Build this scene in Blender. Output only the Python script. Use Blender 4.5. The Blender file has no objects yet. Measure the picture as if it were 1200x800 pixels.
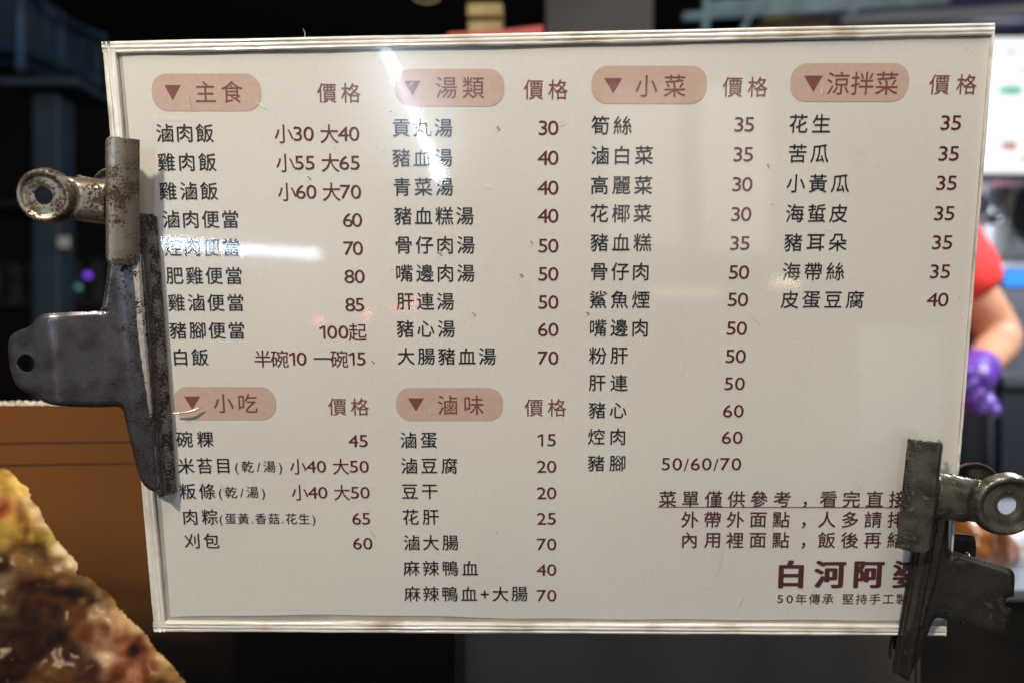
import bpy, bmesh, math, random
import numpy as np
from mathutils import Vector, Matrix, noise
from mathutils.geometry import delaunay_2d_cdt
random.seed(7)
S = bpy.context.scene
COL = S.collection
CAMZ = 1.35
FPX = 800.0                      # focal length in pixels of the 1200 px wide photograph (24 mm)

# ------------------------------------------------------------------ camera
cd = bpy.data.cameras.new('camera'); cam = bpy.data.objects.new('camera', cd); COL.objects.link(cam)
cam.location = (0, 0, CAMZ); cam.rotation_euler = (math.radians(90), 0, 0)
cd.lens = 24; cd.sensor_width = 36; cd.clip_start = 0.01; cd.clip_end = 100
cd.dof.use_dof = True; cd.dof.focus_distance = 0.343; cd.dof.aperture_fstop = 3.6; cd.dof.aperture_blades = 7
S.camera = cam
# ------------------------------------------------------------------ world, exposure
w = bpy.data.worlds.new('World'); S.world = w; w.use_nodes = True
bg = w.node_tree.nodes['Background']; bg.inputs[0].default_value = (.75, .8, 1, 1); bg.inputs[1].default_value = .012
S.view_settings.view_transform = 'Standard'; S.view_settings.look = 'None'
S.view_settings.exposure = 0; S.view_settings.gamma = 1
S.cycles.use_denoising = True
S.cycles.use_light_tree = True; S.cycles.max_bounces = 8; S.cycles.transparent_max_bounces = 16
S.cycles.sample_clamp_indirect = 4
S.cycles.caustics_reflective = False; S.cycles.caustics_refractive = False


def lamp(name, loc, target, size, power, col, sy=None):
    l = bpy.data.lights.new(name, 'AREA'); l.size = size; l.energy = power; l.color = col
    if sy: l.shape = 'RECTANGLE'; l.size_y = sy
    o = bpy.data.objects.new(name, l); COL.objects.link(o); o.location = loc
    o.rotation_euler = (Vector(target) - Vector(loc)).to_track_quat('-Z', 'Y').to_euler()
    return o


lamp('key_lamp', (-.62, -.62, 2.22), (0, .35, 1.33), .10, 19.5, (1, .88, .73))
lamp('overhead_lamp', (.25, -.25, 2.5), (0.1, .35, 1.35), .5, 13, (1, .91, .81))
lamp('kitchen_lamp', (1.3, .75, 2.35), (.95, 1.35, 1.2), .45, 42, (.93, .97, 1))
lamp('rear_kitchen_lamp', (2.0, 2.85, 2.9), (2.2, 3.2, 1.5), .4, 28, (.9, .95, 1))
lamp('alley_lamp', (-1.0, .8, 2.9), (-1.6, 2.1, 1.9), .3, 3.2, (.35, .6, 1))

# ------------------------------------------------------------------ frames
BX = Vector((.99951530, -.03022476, .00745869))
BY = Vector((-.01148973, -.13547607, .99071399))
BN = Vector((-.02893362, -.99031949, -.13575768))
B0 = Vector((.01486288, .34615666, CAMZ - .00468675))
BM = Matrix(((BX.x, BY.x, BN.x, B0.x), (BX.y, BY.y, BN.y, B0.y), (BX.z, BY.z, BN.z, B0.z), (0, 0, 0, 1)))
CAM = Vector((0, 0, CAMZ))
BW, BH = .42381, .306


def ray(px, py): return Vector(((px - 600) / FPX, 1, (400 - py) / FPX))


def at(px, py, Y): return CAM + ray(px, py) * Y          # point at depth Y


def B(px, py, z=0.0):
    """board coordinates (m) of the place at height z (m) in front of the board"""
    d = ray(px, py); o = B0 + BN * z
    t = (o - CAM).dot(BN) / d.dot(BN)
    p = CAM + d * t - B0
    return Vector((p.dot(BX), p.dot(BY), z))


def mirror(px, py, D):
    p = BM @ B(px, py, .0015); d = (p - CAM).normalized()
    r = d - 2 * d.dot(BN) * BN
    return p + r * D


# ------------------------------------------------------------------ materials
def nn(nt, t, **k):
    n = nt.nodes.new(t)
    for a, b in k.items(): setattr(n, a, b)
    return n


def new_mat(name):
    m = bpy.data.materials.new(name); m.use_nodes = True
    nt = m.node_tree; return m, nt, nt.nodes['Principled BSDF']


def mat(name, c, rough=.5, metal=0, c2=None, scale=40, thr=(.4, .6), bump=0, bscale=None, coat=0, stretch=None, detail=5, dist=.0005, spec=.5, emit=None, estr=0, r2=None):
    m, nt, p = new_mat(name); L = nt.links
    p.inputs['Base Color'].default_value = (*c, 1); p.inputs['Roughness'].default_value = rough
    p.inputs['Metallic'].default_value = metal; p.inputs['Coat Weight'].default_value = coat
    p.inputs['Specular IOR Level'].default_value = spec
    tc = nn(nt, 'ShaderNodeTexCoord'); mp = nn(nt, 'ShaderNodeMapping'); L.new(tc.outputs['Object'], mp.inputs[0])
    if stretch: mp.inputs['Scale'].default_value = stretch
    if c2:
        nz = nn(nt, 'ShaderNodeTexNoise'); nz.inputs['Scale'].default_value = scale; nz.inputs['Detail'].default_value = detail
        L.new(mp.outputs[0], nz.inputs['Vector'])
        mr = nn(nt, 'ShaderNodeMapRange'); mr.inputs[1].default_value, mr.inputs[2].default_value = thr
        L.new(nz.outputs['Fac'], mr.inputs[0])
        mx = nn(nt, 'ShaderNodeMix', data_type='RGBA'); mx.inputs[6].default_value = (*c, 1); mx.inputs[7].default_value = (*c2, 1)
        L.new(mr.outputs[0], mx.inputs[0]); L.new(mx.outputs[2], p.inputs['Base Color'])
        if r2 is not None:
            m2 = nn(nt, 'ShaderNodeMapRange'); m2.inputs[3].default_value = rough; m2.inputs[4].default_value = r2
            L.new(mr.outputs[0], m2.inputs[0]); L.new(m2.outputs[0], p.inputs['Roughness'])
    if bump:
        nb = nn(nt, 'ShaderNodeTexNoise'); nb.inputs['Scale'].default_value = bscale or scale; nb.inputs['Detail'].default_value = 4
        L.new(mp.outputs[0], nb.inputs['Vector'])
        bu = nn(nt, 'ShaderNodeBump'); bu.inputs['Strength'].default_value = bump; bu.inputs['Distance'].default_value = dist
        L.new(nb.outputs['Fac'], bu.inputs['Height']); L.new(bu.outputs[0], p.inputs['Normal'])
    if emit:
        p.inputs['Emission Color'].default_value = (*emit, 1); p.inputs['Emission Strength'].default_value = estr
    return m


def rusty(name, metal_c, rust_c, dark_c, amount, darkamt, rough=.38, sc=260, tint=None, metal=.85, grad=None, bumpd=.0003):
    """worn nickel plating: plating, brown rust film, near-black pits"""
    m, nt, p = new_mat(name); L = nt.links
    tc = nn(nt, 'ShaderNodeTexCoord')
    def noi(s, d, det=6):
        n = nn(nt, 'ShaderNodeTexNoise'); n.inputs['Scale'].default_value = s; n.inputs['Detail'].default_value = det
        n.inputs['Distortion'].default_value = d; L.new(tc.outputs['Object'], n.inputs['Vector']); return n
    n1 = noi(sc, .4); n2 = noi(sc * 2.3, .2); n3 = noi(sc * .3, 0, 2); n4 = noi(sc * 6, 0)
    def rng(src, a, b, c=0, d=1):
        r = nn(nt, 'ShaderNodeMapRange'); r.inputs[1].default_value = a; r.inputs[2].default_value = b
        r.inputs[3].default_value = c; r.inputs[4].default_value = d; L.new(src, r.inputs[0]); return r.outputs[0]
    def math_(op, a, b):
        q = nn(nt, 'ShaderNodeMath', operation=op)
        for i, v in enumerate((a, b)):
            if isinstance(v, (int, float)): q.inputs[i].default_value = v
            else: L.new(v, q.inputs[i])
        return q.outputs[0]
    big = math_('MULTIPLY', math_('SUBTRACT', n3.outputs['Fac'], .5), .7)
    if grad:
        sx = nn(nt, 'ShaderNodeSeparateXYZ'); L.new(tc.outputs['Object'], sx.inputs[0])
        big = math_('SUBTRACT', big, rng(sx.outputs['X'], grad[0], grad[1], .16, 0))
    rf = rng(math_('ADD', n1.outputs['Fac'], big), .62 - amount, .70 - amount)
    df = rng(math_('ADD', n2.outputs['Fac'], big), .70 - darkamt, .73 - darkamt)
    def mix(f, a, b):
        x = nn(nt, 'ShaderNodeMix', data_type='RGBA'); L.new(f, x.inputs[0])
        for i, v in ((6, a), (7, b)):
            if isinstance(v, tuple): x.inputs[i].default_value = (*v, 1)
            else: L.new(v, x.inputs[i])
        return x.outputs[2]
    base = metal_c
    if tint:
        base = mix(rng(n3.outputs['Fac'], .42, .62), metal_c, tint)
    c = mix(rf, base, rust_c); c = mix(df, c, dark_c)
    L.new(c, p.inputs['Base Color'])
    mm = math_('MAXIMUM', rf, df)
    L.new(rng(mm, 0, 1, metal, .1), p.inputs['Metallic'])
    L.new(math_('ADD', rng(mm, 0, 1, rough, .75), rng(n4.outputs['Fac'], .3, .7, -.08, .1)), p.inputs['Roughness'])
    bu = nn(nt, 'ShaderNodeBump'); bu.inputs['Strength'].default_value = .6; bu.inputs['Distance'].default_value = bumpd
    L.new(math_('ADD', math_('MULTIPLY', df, -1), math_('MULTIPLY', n1.outputs['Fac'], .5)), bu.inputs['Height'])
    L.new(bu.outputs[0], p.inputs['Normal'])
    return m


# ------------------------------------------------------------------ object helpers
def link(name, me, m=None, parent=None):
    o = bpy.data.objects.new(name, me); COL.objects.link(o)
    if m: me.materials.append(m)
    if parent: o.parent = parent
    return o


def tag(o, label=None, cat=None, group=None, kind=None):
    if label: o['label'] = label
    if cat: o['category'] = cat
    if group: o['group'] = group
    if kind: o['kind'] = kind
    return o


def thing(name, label, cat, loc=(0, 0, 0), group=None, mw=None):
    o = bpy.data.objects.new(name, None); COL.objects.link(o); o.empty_display_size = .02
    if mw is not None: o.matrix_world = mw
    else: o.location = loc
    return tag(o, label, cat, group)


def mesh(name, vs, fs, smooth=False):
    me = bpy.data.meshes.new(name); me.from_pydata([tuple(v) for v in vs], [], fs); me.update()
    if smooth:
        for p in me.polygons: p.use_smooth = True
    return me


def box(name, lo, hi, m, parent=None, bevel=0, off=(0, 0, 0)):
    bm = bmesh.new(); bmesh.ops.create_cube(bm, size=1)
    for v in bm.verts:
        v.co = Vector([lo[i] + (v.co[i] + .5) * (hi[i] - lo[i]) - off[i] for i in range(3)])
    if bevel: bmesh.ops.bevel(bm, geom=bm.edges[:], offset=bevel, segments=2, affect='EDGES', profile=.6)
    me = bpy.data.meshes.new(name); bm.to_mesh(me); bm.free()
    return link(name, me, m, parent)


def lathe(prof, n=40, axis='Z'):
    vs, fs = [], []
    for r, z in prof:
        for k in range(n):
            a = 2 * math.pi * k / n; vs.append((r * math.cos(a), r * math.sin(a), z))
    for i in range(len(prof) - 1):
        for k in range(n):
            fs.append((i * n + k, i * n + (k + 1) % n, (i + 1) * n + (k + 1) % n, (i + 1) * n + k))
    return vs, fs


def tube(name, pts, r, m, parent=None, n=10, cap=True):
    pts = [Vector(p) for p in pts]; vs, fs = [], []
    up = Vector((.13, .2, 1)).normalized()
    for i, p in enumerate(pts):
        d = (pts[min(i + 1, len(pts) - 1)] - pts[max(i - 1, 0)]).normalized()
        a = d.cross(up).normalized(); b = d.cross(a)
        rr = r[i] if isinstance(r, (list, tuple)) else r
        for k in range(n):
            t = 2 * math.pi * k / n; vs.append(p + a * rr * math.cos(t) + b * rr * math.sin(t))
    for i in range(len(pts) - 1):
        for k in range(n):
            fs.append((i * n + k, i * n + (k + 1) % n, (i + 1) * n + (k + 1) % n, (i + 1) * n + k))
    if cap: fs += [tuple(range(n)), tuple(range((len(pts) - 1) * n, len(pts) * n))[::-1]]
    return link(name, mesh(name, vs, fs, True), m, parent)


def chaikin(pts, it=2, closed=True):
    for _ in range(it):
        q = []
        n = len(pts)
        for i in range(n if closed else n - 1):
            a, b = pts[i], pts[(i + 1) % n]
            q += [(a[0] * .75 + b[0] * .25, a[1] * .75 + b[1] * .25), (a[0] * .25 + b[0] * .75, a[1] * .25 + b[1] * .75)]
        pts = q
    return pts


def inside(x, y, poly):
    r = False; j = len(poly) - 1
    for i in range(len(poly)):
        xi, yi = poly[i]; xj, yj = poly[j]
        if (yi > y) != (yj > y) and x < (xj - xi) * (y - yi) / (yj - yi) + xi: r = not r
        j = i
    return r


def sheet(name, outline, holes, step, zf, m, parent, thick=.0009, bevel=.0003):
    """sheet metal: outline with holes filled by a fine mesh that a height function presses into shape"""
    pts = [Vector(p) for p in outline]; edges = [(i, (i + 1) % len(outline)) for i in range(len(outline))]
    for h in holes:
        b = len(pts); pts += [Vector(p) for p in h]; edges += [(b + i, b + (i + 1) % len(h)) for i in range(len(h))]
    xs = [p[0] for p in outline]; ys = [p[1] for p in outline]
    x = min(xs)
    k = 0
    while x < max(xs):
        y = min(ys) + (step / 2 if k % 2 else 0)
        while y < max(ys):
            if inside(x, y, outline): pts.append(Vector((x, y)))
            y += step
        x += step * .866; k += 1
    vo, eo, fo = delaunay_2d_cdt(pts, edges, [], 0, 1e-7)[:3]
    fs = []
    for f in fo:
        cx = sum(vo[i].x for i in f) / 3; cy = sum(vo[i].y for i in f) / 3
        if inside(cx, cy, outline) and not any(inside(cx, cy, h) for h in holes): fs.append(tuple(f))
    vs = [(v.x, v.y, zf(v.x, v.y)) for v in vo]
    me = mesh(name, vs, fs, True)
    o = link(name, me, m, parent)
    s = o.modifiers.new('s', 'SOLIDIFY'); s.thickness = thick; s.offset = 0
    if bevel:
        b = o.modifiers.new('b', 'BEVEL'); b.width = bevel; b.segments = 2; b.limit_method = 'ANGLE'; b.angle_limit = math.radians(50)
    return o


def circle(cx, cy, rx, ry=None, n=40, rot=0):
    ry = ry or rx
    return [(cx + rx * math.cos(2 * math.pi * k / n) * math.cos(rot) - ry * math.sin(2 * math.pi * k / n) * math.sin(rot),
             cy + rx * math.cos(2 * math.pi * k / n) * math.sin(rot) + ry * math.sin(2 * math.pi * k / n) * math.cos(rot)) for k in range(n)]


def sm(a, b, x):
    t = max(0, min(1, (x - a) / (b - a))); return t * t * (3 - 2 * t)


# ------------------------------------------------------------------ MENU BOARD
board = thing('menu_board', 'rectangular price list in a clear plastic sleeve, cream sheet with Chinese dishes and prices', 'menu board', mw=BM)

# paper
m_paper, nt, p = new_mat('cream_paper'); L = nt.links
p.inputs['Roughness'].default_value = .6
tc = nn(nt, 'ShaderNodeTexCoord')
n1 = nn(nt, 'ShaderNodeTexNoise'); n1.inputs['Scale'].default_value = 9; n1.inputs['Detail'].default_value = 6; L.new(tc.outputs['Object'], n1.inputs['Vector'])
n2 = nn(nt, 'ShaderNodeTexNoise'); n2.inputs['Scale'].default_value = 420; n2.inputs['Detail'].default_value = 3; L.new(tc.outputs['Object'], n2.inputs['Vector'])
ad = nn(nt, 'ShaderNodeMix', data_type='FLOAT'); ad.inputs[0].default_value = .35
L.new(n1.outputs['Fac'], ad.inputs[2]); L.new(n2.outputs['Fac'], ad.inputs[3])
cr = nn(nt, 'ShaderNodeValToRGB'); L.new(ad.outputs[0], cr.inputs[0])
cr.color_ramp.elements[0].position = .3; cr.color_ramp.elements[0].color = (.64, .615, .575, 1)
cr.color_ramp.elements[1].position = .7; cr.color_ramp.elements[1].color = (.73, .705, .665, 1)
L.new(cr.outputs[0], p.inputs['Base Color'])

x0p, x1p = -BW / 2 + .0092, BW / 2 - .0010
y0p, y1p = -BH / 2 + .0080, BH / 2 - .0059
NX, NY = 90, 60
vs, fs = [], []
for j in range(NY + 1):
    for i in range(NX + 1):
        u, v = i / NX, j / NY
        x = x0p + (x1p - x0p) * u; y = y0p + (y1p - y0p) * v
        if j == 0: y += .0016 * math.sin(math.pi * min(1, u * 2.2)) * (u < .45) + .0002 * math.sin(u * 40)
        if j == NY: y -= .0012 * sm(0, .1, u) * (1 - sm(.5, .9, u)) + .0002 * math.sin(u * 33)
        if i == 0: x += .0005 * math.sin(v * 4)
        vs.append((x, y, .0))
for j in range(NY):
    for i in range(NX):
        a = j * (NX + 1) + i; fs.append((a, a + 1, a + NX + 2, a + NX + 1))
paper = link('paper_sheet', mesh('paper_sheet', vs, fs), m_paper, board)
so = paper.modifiers.new('s', 'SOLIDIFY'); so.thickness = .0004; so.offset = -1

m_back = mat('grey_backing', (.34, .33, .31), .6, c2=(.42, .40, .37), scale=60)
box('backing_sheet', (-BW / 2 + .0035, -BH / 2 + .004, -.0026), (BW / 2 - .001, BH / 2 - .004, -.00045), m_back, board)

# clear front film: thin sheet, so it is modelled as reflection over transparency
m_film, nt, p = new_mat('clear_film'); L = nt.links; nt.nodes.remove(p)
out = [n for n in nt.nodes if n.type == 'OUTPUT_MATERIAL'][0]
tc = nn(nt, 'ShaderNodeTexCoord')
w1 = nn(nt, 'ShaderNodeTexNoise'); w1.inputs['Scale'].default_value = 7; w1.inputs['Detail'].default_value = 0; L.new(tc.outputs['Object'], w1.inputs['Vector'])
w2 = nn(nt, 'ShaderNodeTexNoise'); w2.inputs['Scale'].default_value = 300; w2.inputs['Detail'].default_value = 6; L.new(tc.outputs['Object'], w2.inputs['Vector'])
b1 = nn(nt, 'ShaderNodeBump'); b1.inputs['Strength'].default_value = 1; b1.inputs['Distance'].default_value = .00035; L.new(w1.outputs['Fac'], b1.inputs['Height'])
b2 = nn(nt, 'ShaderNodeBump'); b2.inputs['Strength'].default_value = .6; b2.inputs['Distance'].default_value = .000012; L.new(w2.outputs['Fac'], b2.inputs['Height']); L.new(b1.outputs[0], b2.inputs['Normal'])
g1 = nn(nt, 'ShaderNodeBsdfGlossy'); g1.inputs['Roughness'].default_value = .048
g2 = nn(nt, 'ShaderNodeBsdfGlossy'); g2.inputs['Roughness'].default_value = .20
# greasy smears make the sheen uneven
sp = nn(nt, 'ShaderNodeTexNoise'); sp.inputs['Scale'].default_value = 14; sp.inputs['Detail'].default_value = 7; sp.inputs['Distortion'].default_value = .6; L.new(tc.outputs['Object'], sp.inputs['Vector'])
sr = nn(nt, 'ShaderNodeMapRange'); sr.inputs[1].default_value = .42; sr.inputs[2].default_value = .68; sr.inputs[3].default_value = .12; sr.inputs[4].default_value = .50; L.new(sp.outputs['Fac'], sr.inputs[0])
# a greasy patch by the soup heading scatters more
vd = nn(nt, 'ShaderNodeVectorMath', operation='DISTANCE'); L.new(tc.outputs['Object'], vd.inputs[0]); vd.inputs[1].default_value = (-.0670, .1250, .0012)
vr = nn(nt, 'ShaderNodeMapRange', interpolation_type='SMOOTHERSTEP'); vr.inputs[1].default_value = .010; vr.inputs[2].default_value = .062; vr.inputs[3].default_value = .72; vr.inputs[4].default_value = 0; L.new(vd.outputs['Value'], vr.inputs[0])
sa_ = nn(nt, 'ShaderNodeMath', operation='ADD'); sa_.use_clamp = True; L.new(sr.outputs[0], sa_.inputs[0]); L.new(vr.outputs[0], sa_.inputs[1])
gm = nn(nt, 'ShaderNodeMixShader'); L.new(sa_.outputs[0], gm.inputs[0]); L.new(g1.outputs[0], gm.inputs[1]); L.new(g2.outputs[0], gm.inputs[2])
tr = nn(nt, 'ShaderNodeBsdfTransparent'); tr.inputs[0].default_value = (.97, .97, .965, 1)
lw = nn(nt, 'ShaderNodeLayerWeight')
pw = nn(nt, 'ShaderNodeMath', operation='POWER'); pw.inputs[1].default_value = 5.0; L.new(lw.outputs['Facing'], pw.inputs[0])
fm = nn(nt, 'ShaderNodeMath', operation='MULTIPLY_ADD'); fm.inputs[1].default_value = .93; fm.inputs[2].default_value = .046; L.new(pw.outputs[0], fm.inputs[0])
mx = nn(nt, 'ShaderNodeMixShader'); L.new(fm.outputs[0], mx.inputs[0]); L.new(tr.outputs[0], mx.inputs[1]); L.new(gm.outputs[0], mx.inputs[2])
L.new(mx.outputs[0], out.inputs[0])
vs, fs = [], []
for j in range(91):
    for i in range(121):
        x = -BW / 2 + .0015 + (BW - .0021) * i / 120; y = -BH / 2 + .0015 + (BH - .003) * j / 90
        vs.append((x, y, .00118 + .00015 * noise.noise(Vector((x * 9, y * 9, 2))) + .000012 * noise.noise(Vector((x * 45, y * 45, 6)))))
for j in range(90):
    for i in range(120): a = j * 121 + i; fs.append((a, a + 1, a + 122, a + 121))
film = link('clear_front_sheet', mesh('clear_front_sheet', vs, fs, True), m_film, board)

# border strips: stacked, lengthwise ridged edges of the sleeve
m_edge, nt, p = new_mat('sleeve_edge'); L = nt.links
tc = nn(nt, 'ShaderNodeTexCoord')
p.inputs['Roughness'].default_value = .16; p.inputs['Coat Weight'].default_value = 1; p.inputs['Coat Roughness'].default_value = .06
cmb = []
for stretch in ((8, 900, 1), (900, 8, 1)):
    mp = nn(nt, 'ShaderNodeMapping'); mp.inputs['Scale'].default_value = stretch; L.new(tc.outputs['Object'], mp.inputs[0])
    q = nn(nt, 'ShaderNodeTexNoise'); q.inputs['Scale'].default_value = 1; q.inputs['Detail'].default_value = 4; L.new(mp.outputs[0], q.inputs['Vector']); cmb.append(q)
geo = nn(nt, 'ShaderNodeAttribute', attribute_name='lengthwise')
mxf = nn(nt, 'ShaderNodeMix', data_type='FLOAT'); L.new(geo.outputs['Fac'], mxf.inputs[0]); L.new(cmb[0].outputs['Fac'], mxf.inputs[2]); L.new(cmb[1].outputs['Fac'], mxf.inputs[3])
cr = nn(nt, 'ShaderNodeValToRGB'); L.new(mxf.outputs[0], cr.inputs[0])
cr.color_ramp.elements[0].position = .33; cr.color_ramp.elements[0].color = (.55, .51, .45, 1)
cr.color_ramp.elements[1].position = .62; cr.color_ramp.elements[1].color = (.88, .85, .79, 1)
stn = nn(nt, 'ShaderNodeTexNoise'); stn.inputs['Scale'].default_value = 38; stn.inputs['Detail'].default_value = 8; L.new(tc.outputs['Object'], stn.inputs['Vector'])
stm = nn(nt, 'ShaderNodeMapRange'); stm.inputs[1].default_value = .50; stm.inputs[2].default_value = .72; stm.inputs[4].default_value = .75; L.new(stn.outputs['Fac'], stm.inputs[0])
stx = nn(nt, 'ShaderNodeMix', data_type='RGBA'); stx.inputs[7].default_value = (.30, .22, .13, 1); L.new(stm.outputs[0], stx.inputs[0]); L.new(cr.outputs[0], stx.inputs[6])
L.new(stx.outputs[2], p.inputs['Base Color'])
bu = nn(nt, 'ShaderNodeBump'); bu.inputs['Strength'].default_value = .9; bu.inputs['Distance'].default_value = .0006
L.new(mxf.outputs[0], bu.inputs['Height']); L.new(bu.outputs[0], p.inputs['Normal'])


def edge_strip(p0, p1, inward, width, vertical, seed):
    """profile across the strip (0 = outer edge), run from p0 to p1 with small waves"""
    prof = [(0, -.0028), (0, .0010), (.08, .0015), (.28, .0015), (.34, .0010), (.40, .0016), (.62, .0017), (.70, .0011), (.78, .0015), (.94, .0014), (1, .0008), (1, -.0005)]
    n = 120; vs, fs = [], []
    a = Vector(p0); b = Vector(p1); iv = Vector(inward)
    for i in range(n + 1):
        t = i / n; c = a.lerp(b, t)
        for k, (u, z) in enumerate(prof):
            wv = .00028 * noise.noise(Vector((t * 9, k * .6, seed))) + (.00022 * noise.noise(Vector((t * 60, k, seed + 3))) if k > 1 else .00008 * noise.noise(Vector((t * 90, 0, seed))))
            q = c + iv * (u * width + wv)
            vs.append((q.x, q.y, z + (.00025 * noise.noise(Vector((t * 25, k * .8, seed + 9))) if 0 < k < 11 else 0)))
    m = len(prof)
    for i in range(n):
        for k in range(m - 1):
            fs.append((i * m + k, i * m + k + 1, (i + 1) * m + k + 1, (i + 1) * m + k))
    fs.append(tuple(range(m))); fs.append(tuple(n * m + k for k in range(m))[::-1])
    me = mesh('sleeve_edge_strip', vs, fs, True)
    at_ = me.attributes.new('lengthwise', 'FLOAT', 'POINT')
    for d in at_.data: d.value = 1.0 if vertical else 0.0
    link('sleeve_edge_strip', me, m_edge, board)


hw, hh = BW / 2, BH / 2
edge_strip((-hw, hh, 0), (hw, hh, 0), (0, -1, 0), .0056, False, 1)
edge_strip((-hw, -hh, 0), (hw, -hh, 0), (0, 1, 0), .0058, False, 2)
edge_strip((-hw, -hh + .0002, .0001), (-hw, hh - .0002, .0001), (1, 0, 0), .0066, True, 3)
edge_strip((hw, -hh + .0002, .0001), (hw, hh - .0002, .0001), (-1, 0, 0), .0008, True, 4)

# ---- print
INK_BLACK = mat('black_ink', (.006, .006, .008), .6)
INK_RED = mat('dark_red_ink', (.10, .006, .010), .6)
INK_MAUVE = mat('mauve_ink', (.20, .055, .055), .6)
INK_MAROON = mat('maroon_ink', (.085, .022, .026), .6)
INK_PILL = mat('pale_rose_ink', (.52, .375, .31), .6, c2=(.55, .40, .335), scale=300)

_cache = {}


def NS(b): return 9 if b > .02 else 4


def glyph(ch, bold):
    key = (ch, bold)
    if key in _cache: return _cache[key]
    cu = bpy.data.curves.new('t', 'FONT'); cu.body = ch; cu.size = 1; cu.resolution_u = 3
    if ch == '1':
        h = max(v.y for v in glyph('7', 0)[0]); t_ = .085
        _cache[key] = ([Vector(p + (0,)) for p in ((.27, 0), (.27 + t_, 0), (.27 + t_, h), (.27, h), (.10, h - .10), (.10, h - .10 - t_ * 1.1), (.27, h - t_ * 1.15))], [(0, 1, 2, 3), (4, 5, 6, 3)])
        bpy.data.curves.remove(cu); return _cache[key]
    o = bpy.data.objects.new('t', cu); COL.objects.link(o)
    bpy.context.view_layer.update()
    dg = bpy.context.evaluated_depsgraph_get()
    me = o.evaluated_get(dg).to_mesh()
    v0 = [v.co.copy() for v in me.vertices]; f0 = [tuple(p.vertices) for p in me.polygons]
    # weight: the glyph is struck several times with tiny shifts, as a heavier pen would
    vs, fs = [], []
    shifts = [(0, 0)] if bold <= 0 else [(bold * math.cos(k * 2 * math.pi / NS(bold) + .4), bold * (.42 if bold > .02 else 1) * math.sin(k * 2 * math.pi / NS(bold) + .4)) for k in range(NS(bold))] + ([(0, 0)] if bold > .02 else [])
    for k, (dx, dy) in enumerate(shifts):
        n0 = len(vs); vs += [v + Vector((dx, dy, k * .0006)) for v in v0]; fs += [tuple(i + n0 for i in f) for f in f0]
    o.evaluated_get(dg).to_mesh_clear()
    bpy.data.objects.remove(o); bpy.data.curves.remove(cu)
    _cache[key] = (vs, fs); return vs, fs


def adv(ch):
    if ch == ' ': return .46
    if ch in '()/': return .42
    if ch == '.': return .30
    if ch == '+': return .62
    if ch == '1': return .54
    if ch.isdigit(): return .68
    return 1.0


def line(text, xa, xb, y, em, ink, name, bold=0.0, z=.00025, ya=None, dig=1.0, parent=None):
    """xa..xb, y in pixels of the photograph -> line printed on the paper"""
    a = B(xa, y if ya is None else ya); b = B(xb, y)
    W = (b - a).length; d = (b - a).normalized(); up = Vector((-d.y, d.x, 0))
    sc = em * 1e-3
    A = [adv(c) for c in text]; tot = sum(A)
    # ink extents: small side bearings
    lead = .04 * sc if A[0] == 1 else .05 * sc
    k = (W + 2 * lead) / (tot * sc) if len(text) > 1 else 1
    # wide letter spacing: last glyph does not carry the extra gap
    if len(text) > 1:
        extra = (W + 2 * lead - tot * sc) / (len(text) - 1)
    else: extra = 0
    vs, fs = [], []; x = -lead
    for c, aw in zip(text, A):
        if c != ' ':
            gv, gf = glyph(c, bold)
            if gv:
                mnx = min(v.x for v in gv); mxx = max(v.x for v in gv)
                mny = min(v.y for v in gv); mxy = max(v.y for v in gv)
                n0 = len(vs)
                if aw == 1 and c not in '，一人':
                    cx = .5 * (mnx + mxx); cy = .5 * (mny + mxy)
                    cy = cy * .5 + .38 * .5 if c not in '，' else cy
                else: cx = .5 * (mnx + mxx); cy = .38
                sx = 1.0
                if c.isdigit(): sx = 1.20 * dig; cy = .5 * (mny + mxy)
                if c == '，': cy = .38
                for v in gv:
                    p_ = a + d * (x + aw * sc / 2 + (v.x - cx) * sc * sx) + up * ((v.y - cy) * sc)
                    vs.append((p_.x, p_.y, z + v.z * sc))
                fs += [tuple(i + n0 for i in f) for f in gf]
        x += aw * sc + extra
    return link(name, mesh(name, vs, fs), ink, parent or paper)


def badge(xa, xb, ya, yb, tri, text, txa, txb, ty, slope=0):
    a = B(xa, (ya + yb) / 2); b = B(xb, (ya + yb) / 2 + slope)
    h = (B((xa + xb) / 2, ya) - B((xa + xb) / 2, yb)).length
    c = (a + b) / 2; W = (b - a).length; d = (b - a).normalized(); up = Vector((-d.y, d.x, 0))
    r = h * .44; pts = []
    for sx, sy, a0 in ((1, 1, 0), (-1, 1, 90), (-1, -1, 180), (1, -1, 270)):
        for k in range(9):
            t = math.radians(a0 + k * 11.25)
            q = c + d * (sx * (W / 2 - r) + r * math.cos(t)) + up * (sy * (h / 2 - r) + r * math.sin(t)); pts.append((q.x, q.y, .00015))
    bd = link('heading_badge', mesh('heading_badge', pts, [tuple(range(len(pts)))]), INK_PILL, paper)
    x0, x1, y0, y1 = tri
    q = [B(x0, y0), B(x1, y0), B((x0 + x1) / 2, y1)]
    link('heading_triangle', mesh('heading_triangle', [(v.x, v.y, .00025) for v in q], [(0, 2, 1)]), INK_MAUVE, paper)
    line(text, txa, txb, ty, 11.0 if len(text) == 2 else 11.3, INK_MAUVE, 'heading_text', bold=.004)


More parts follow.
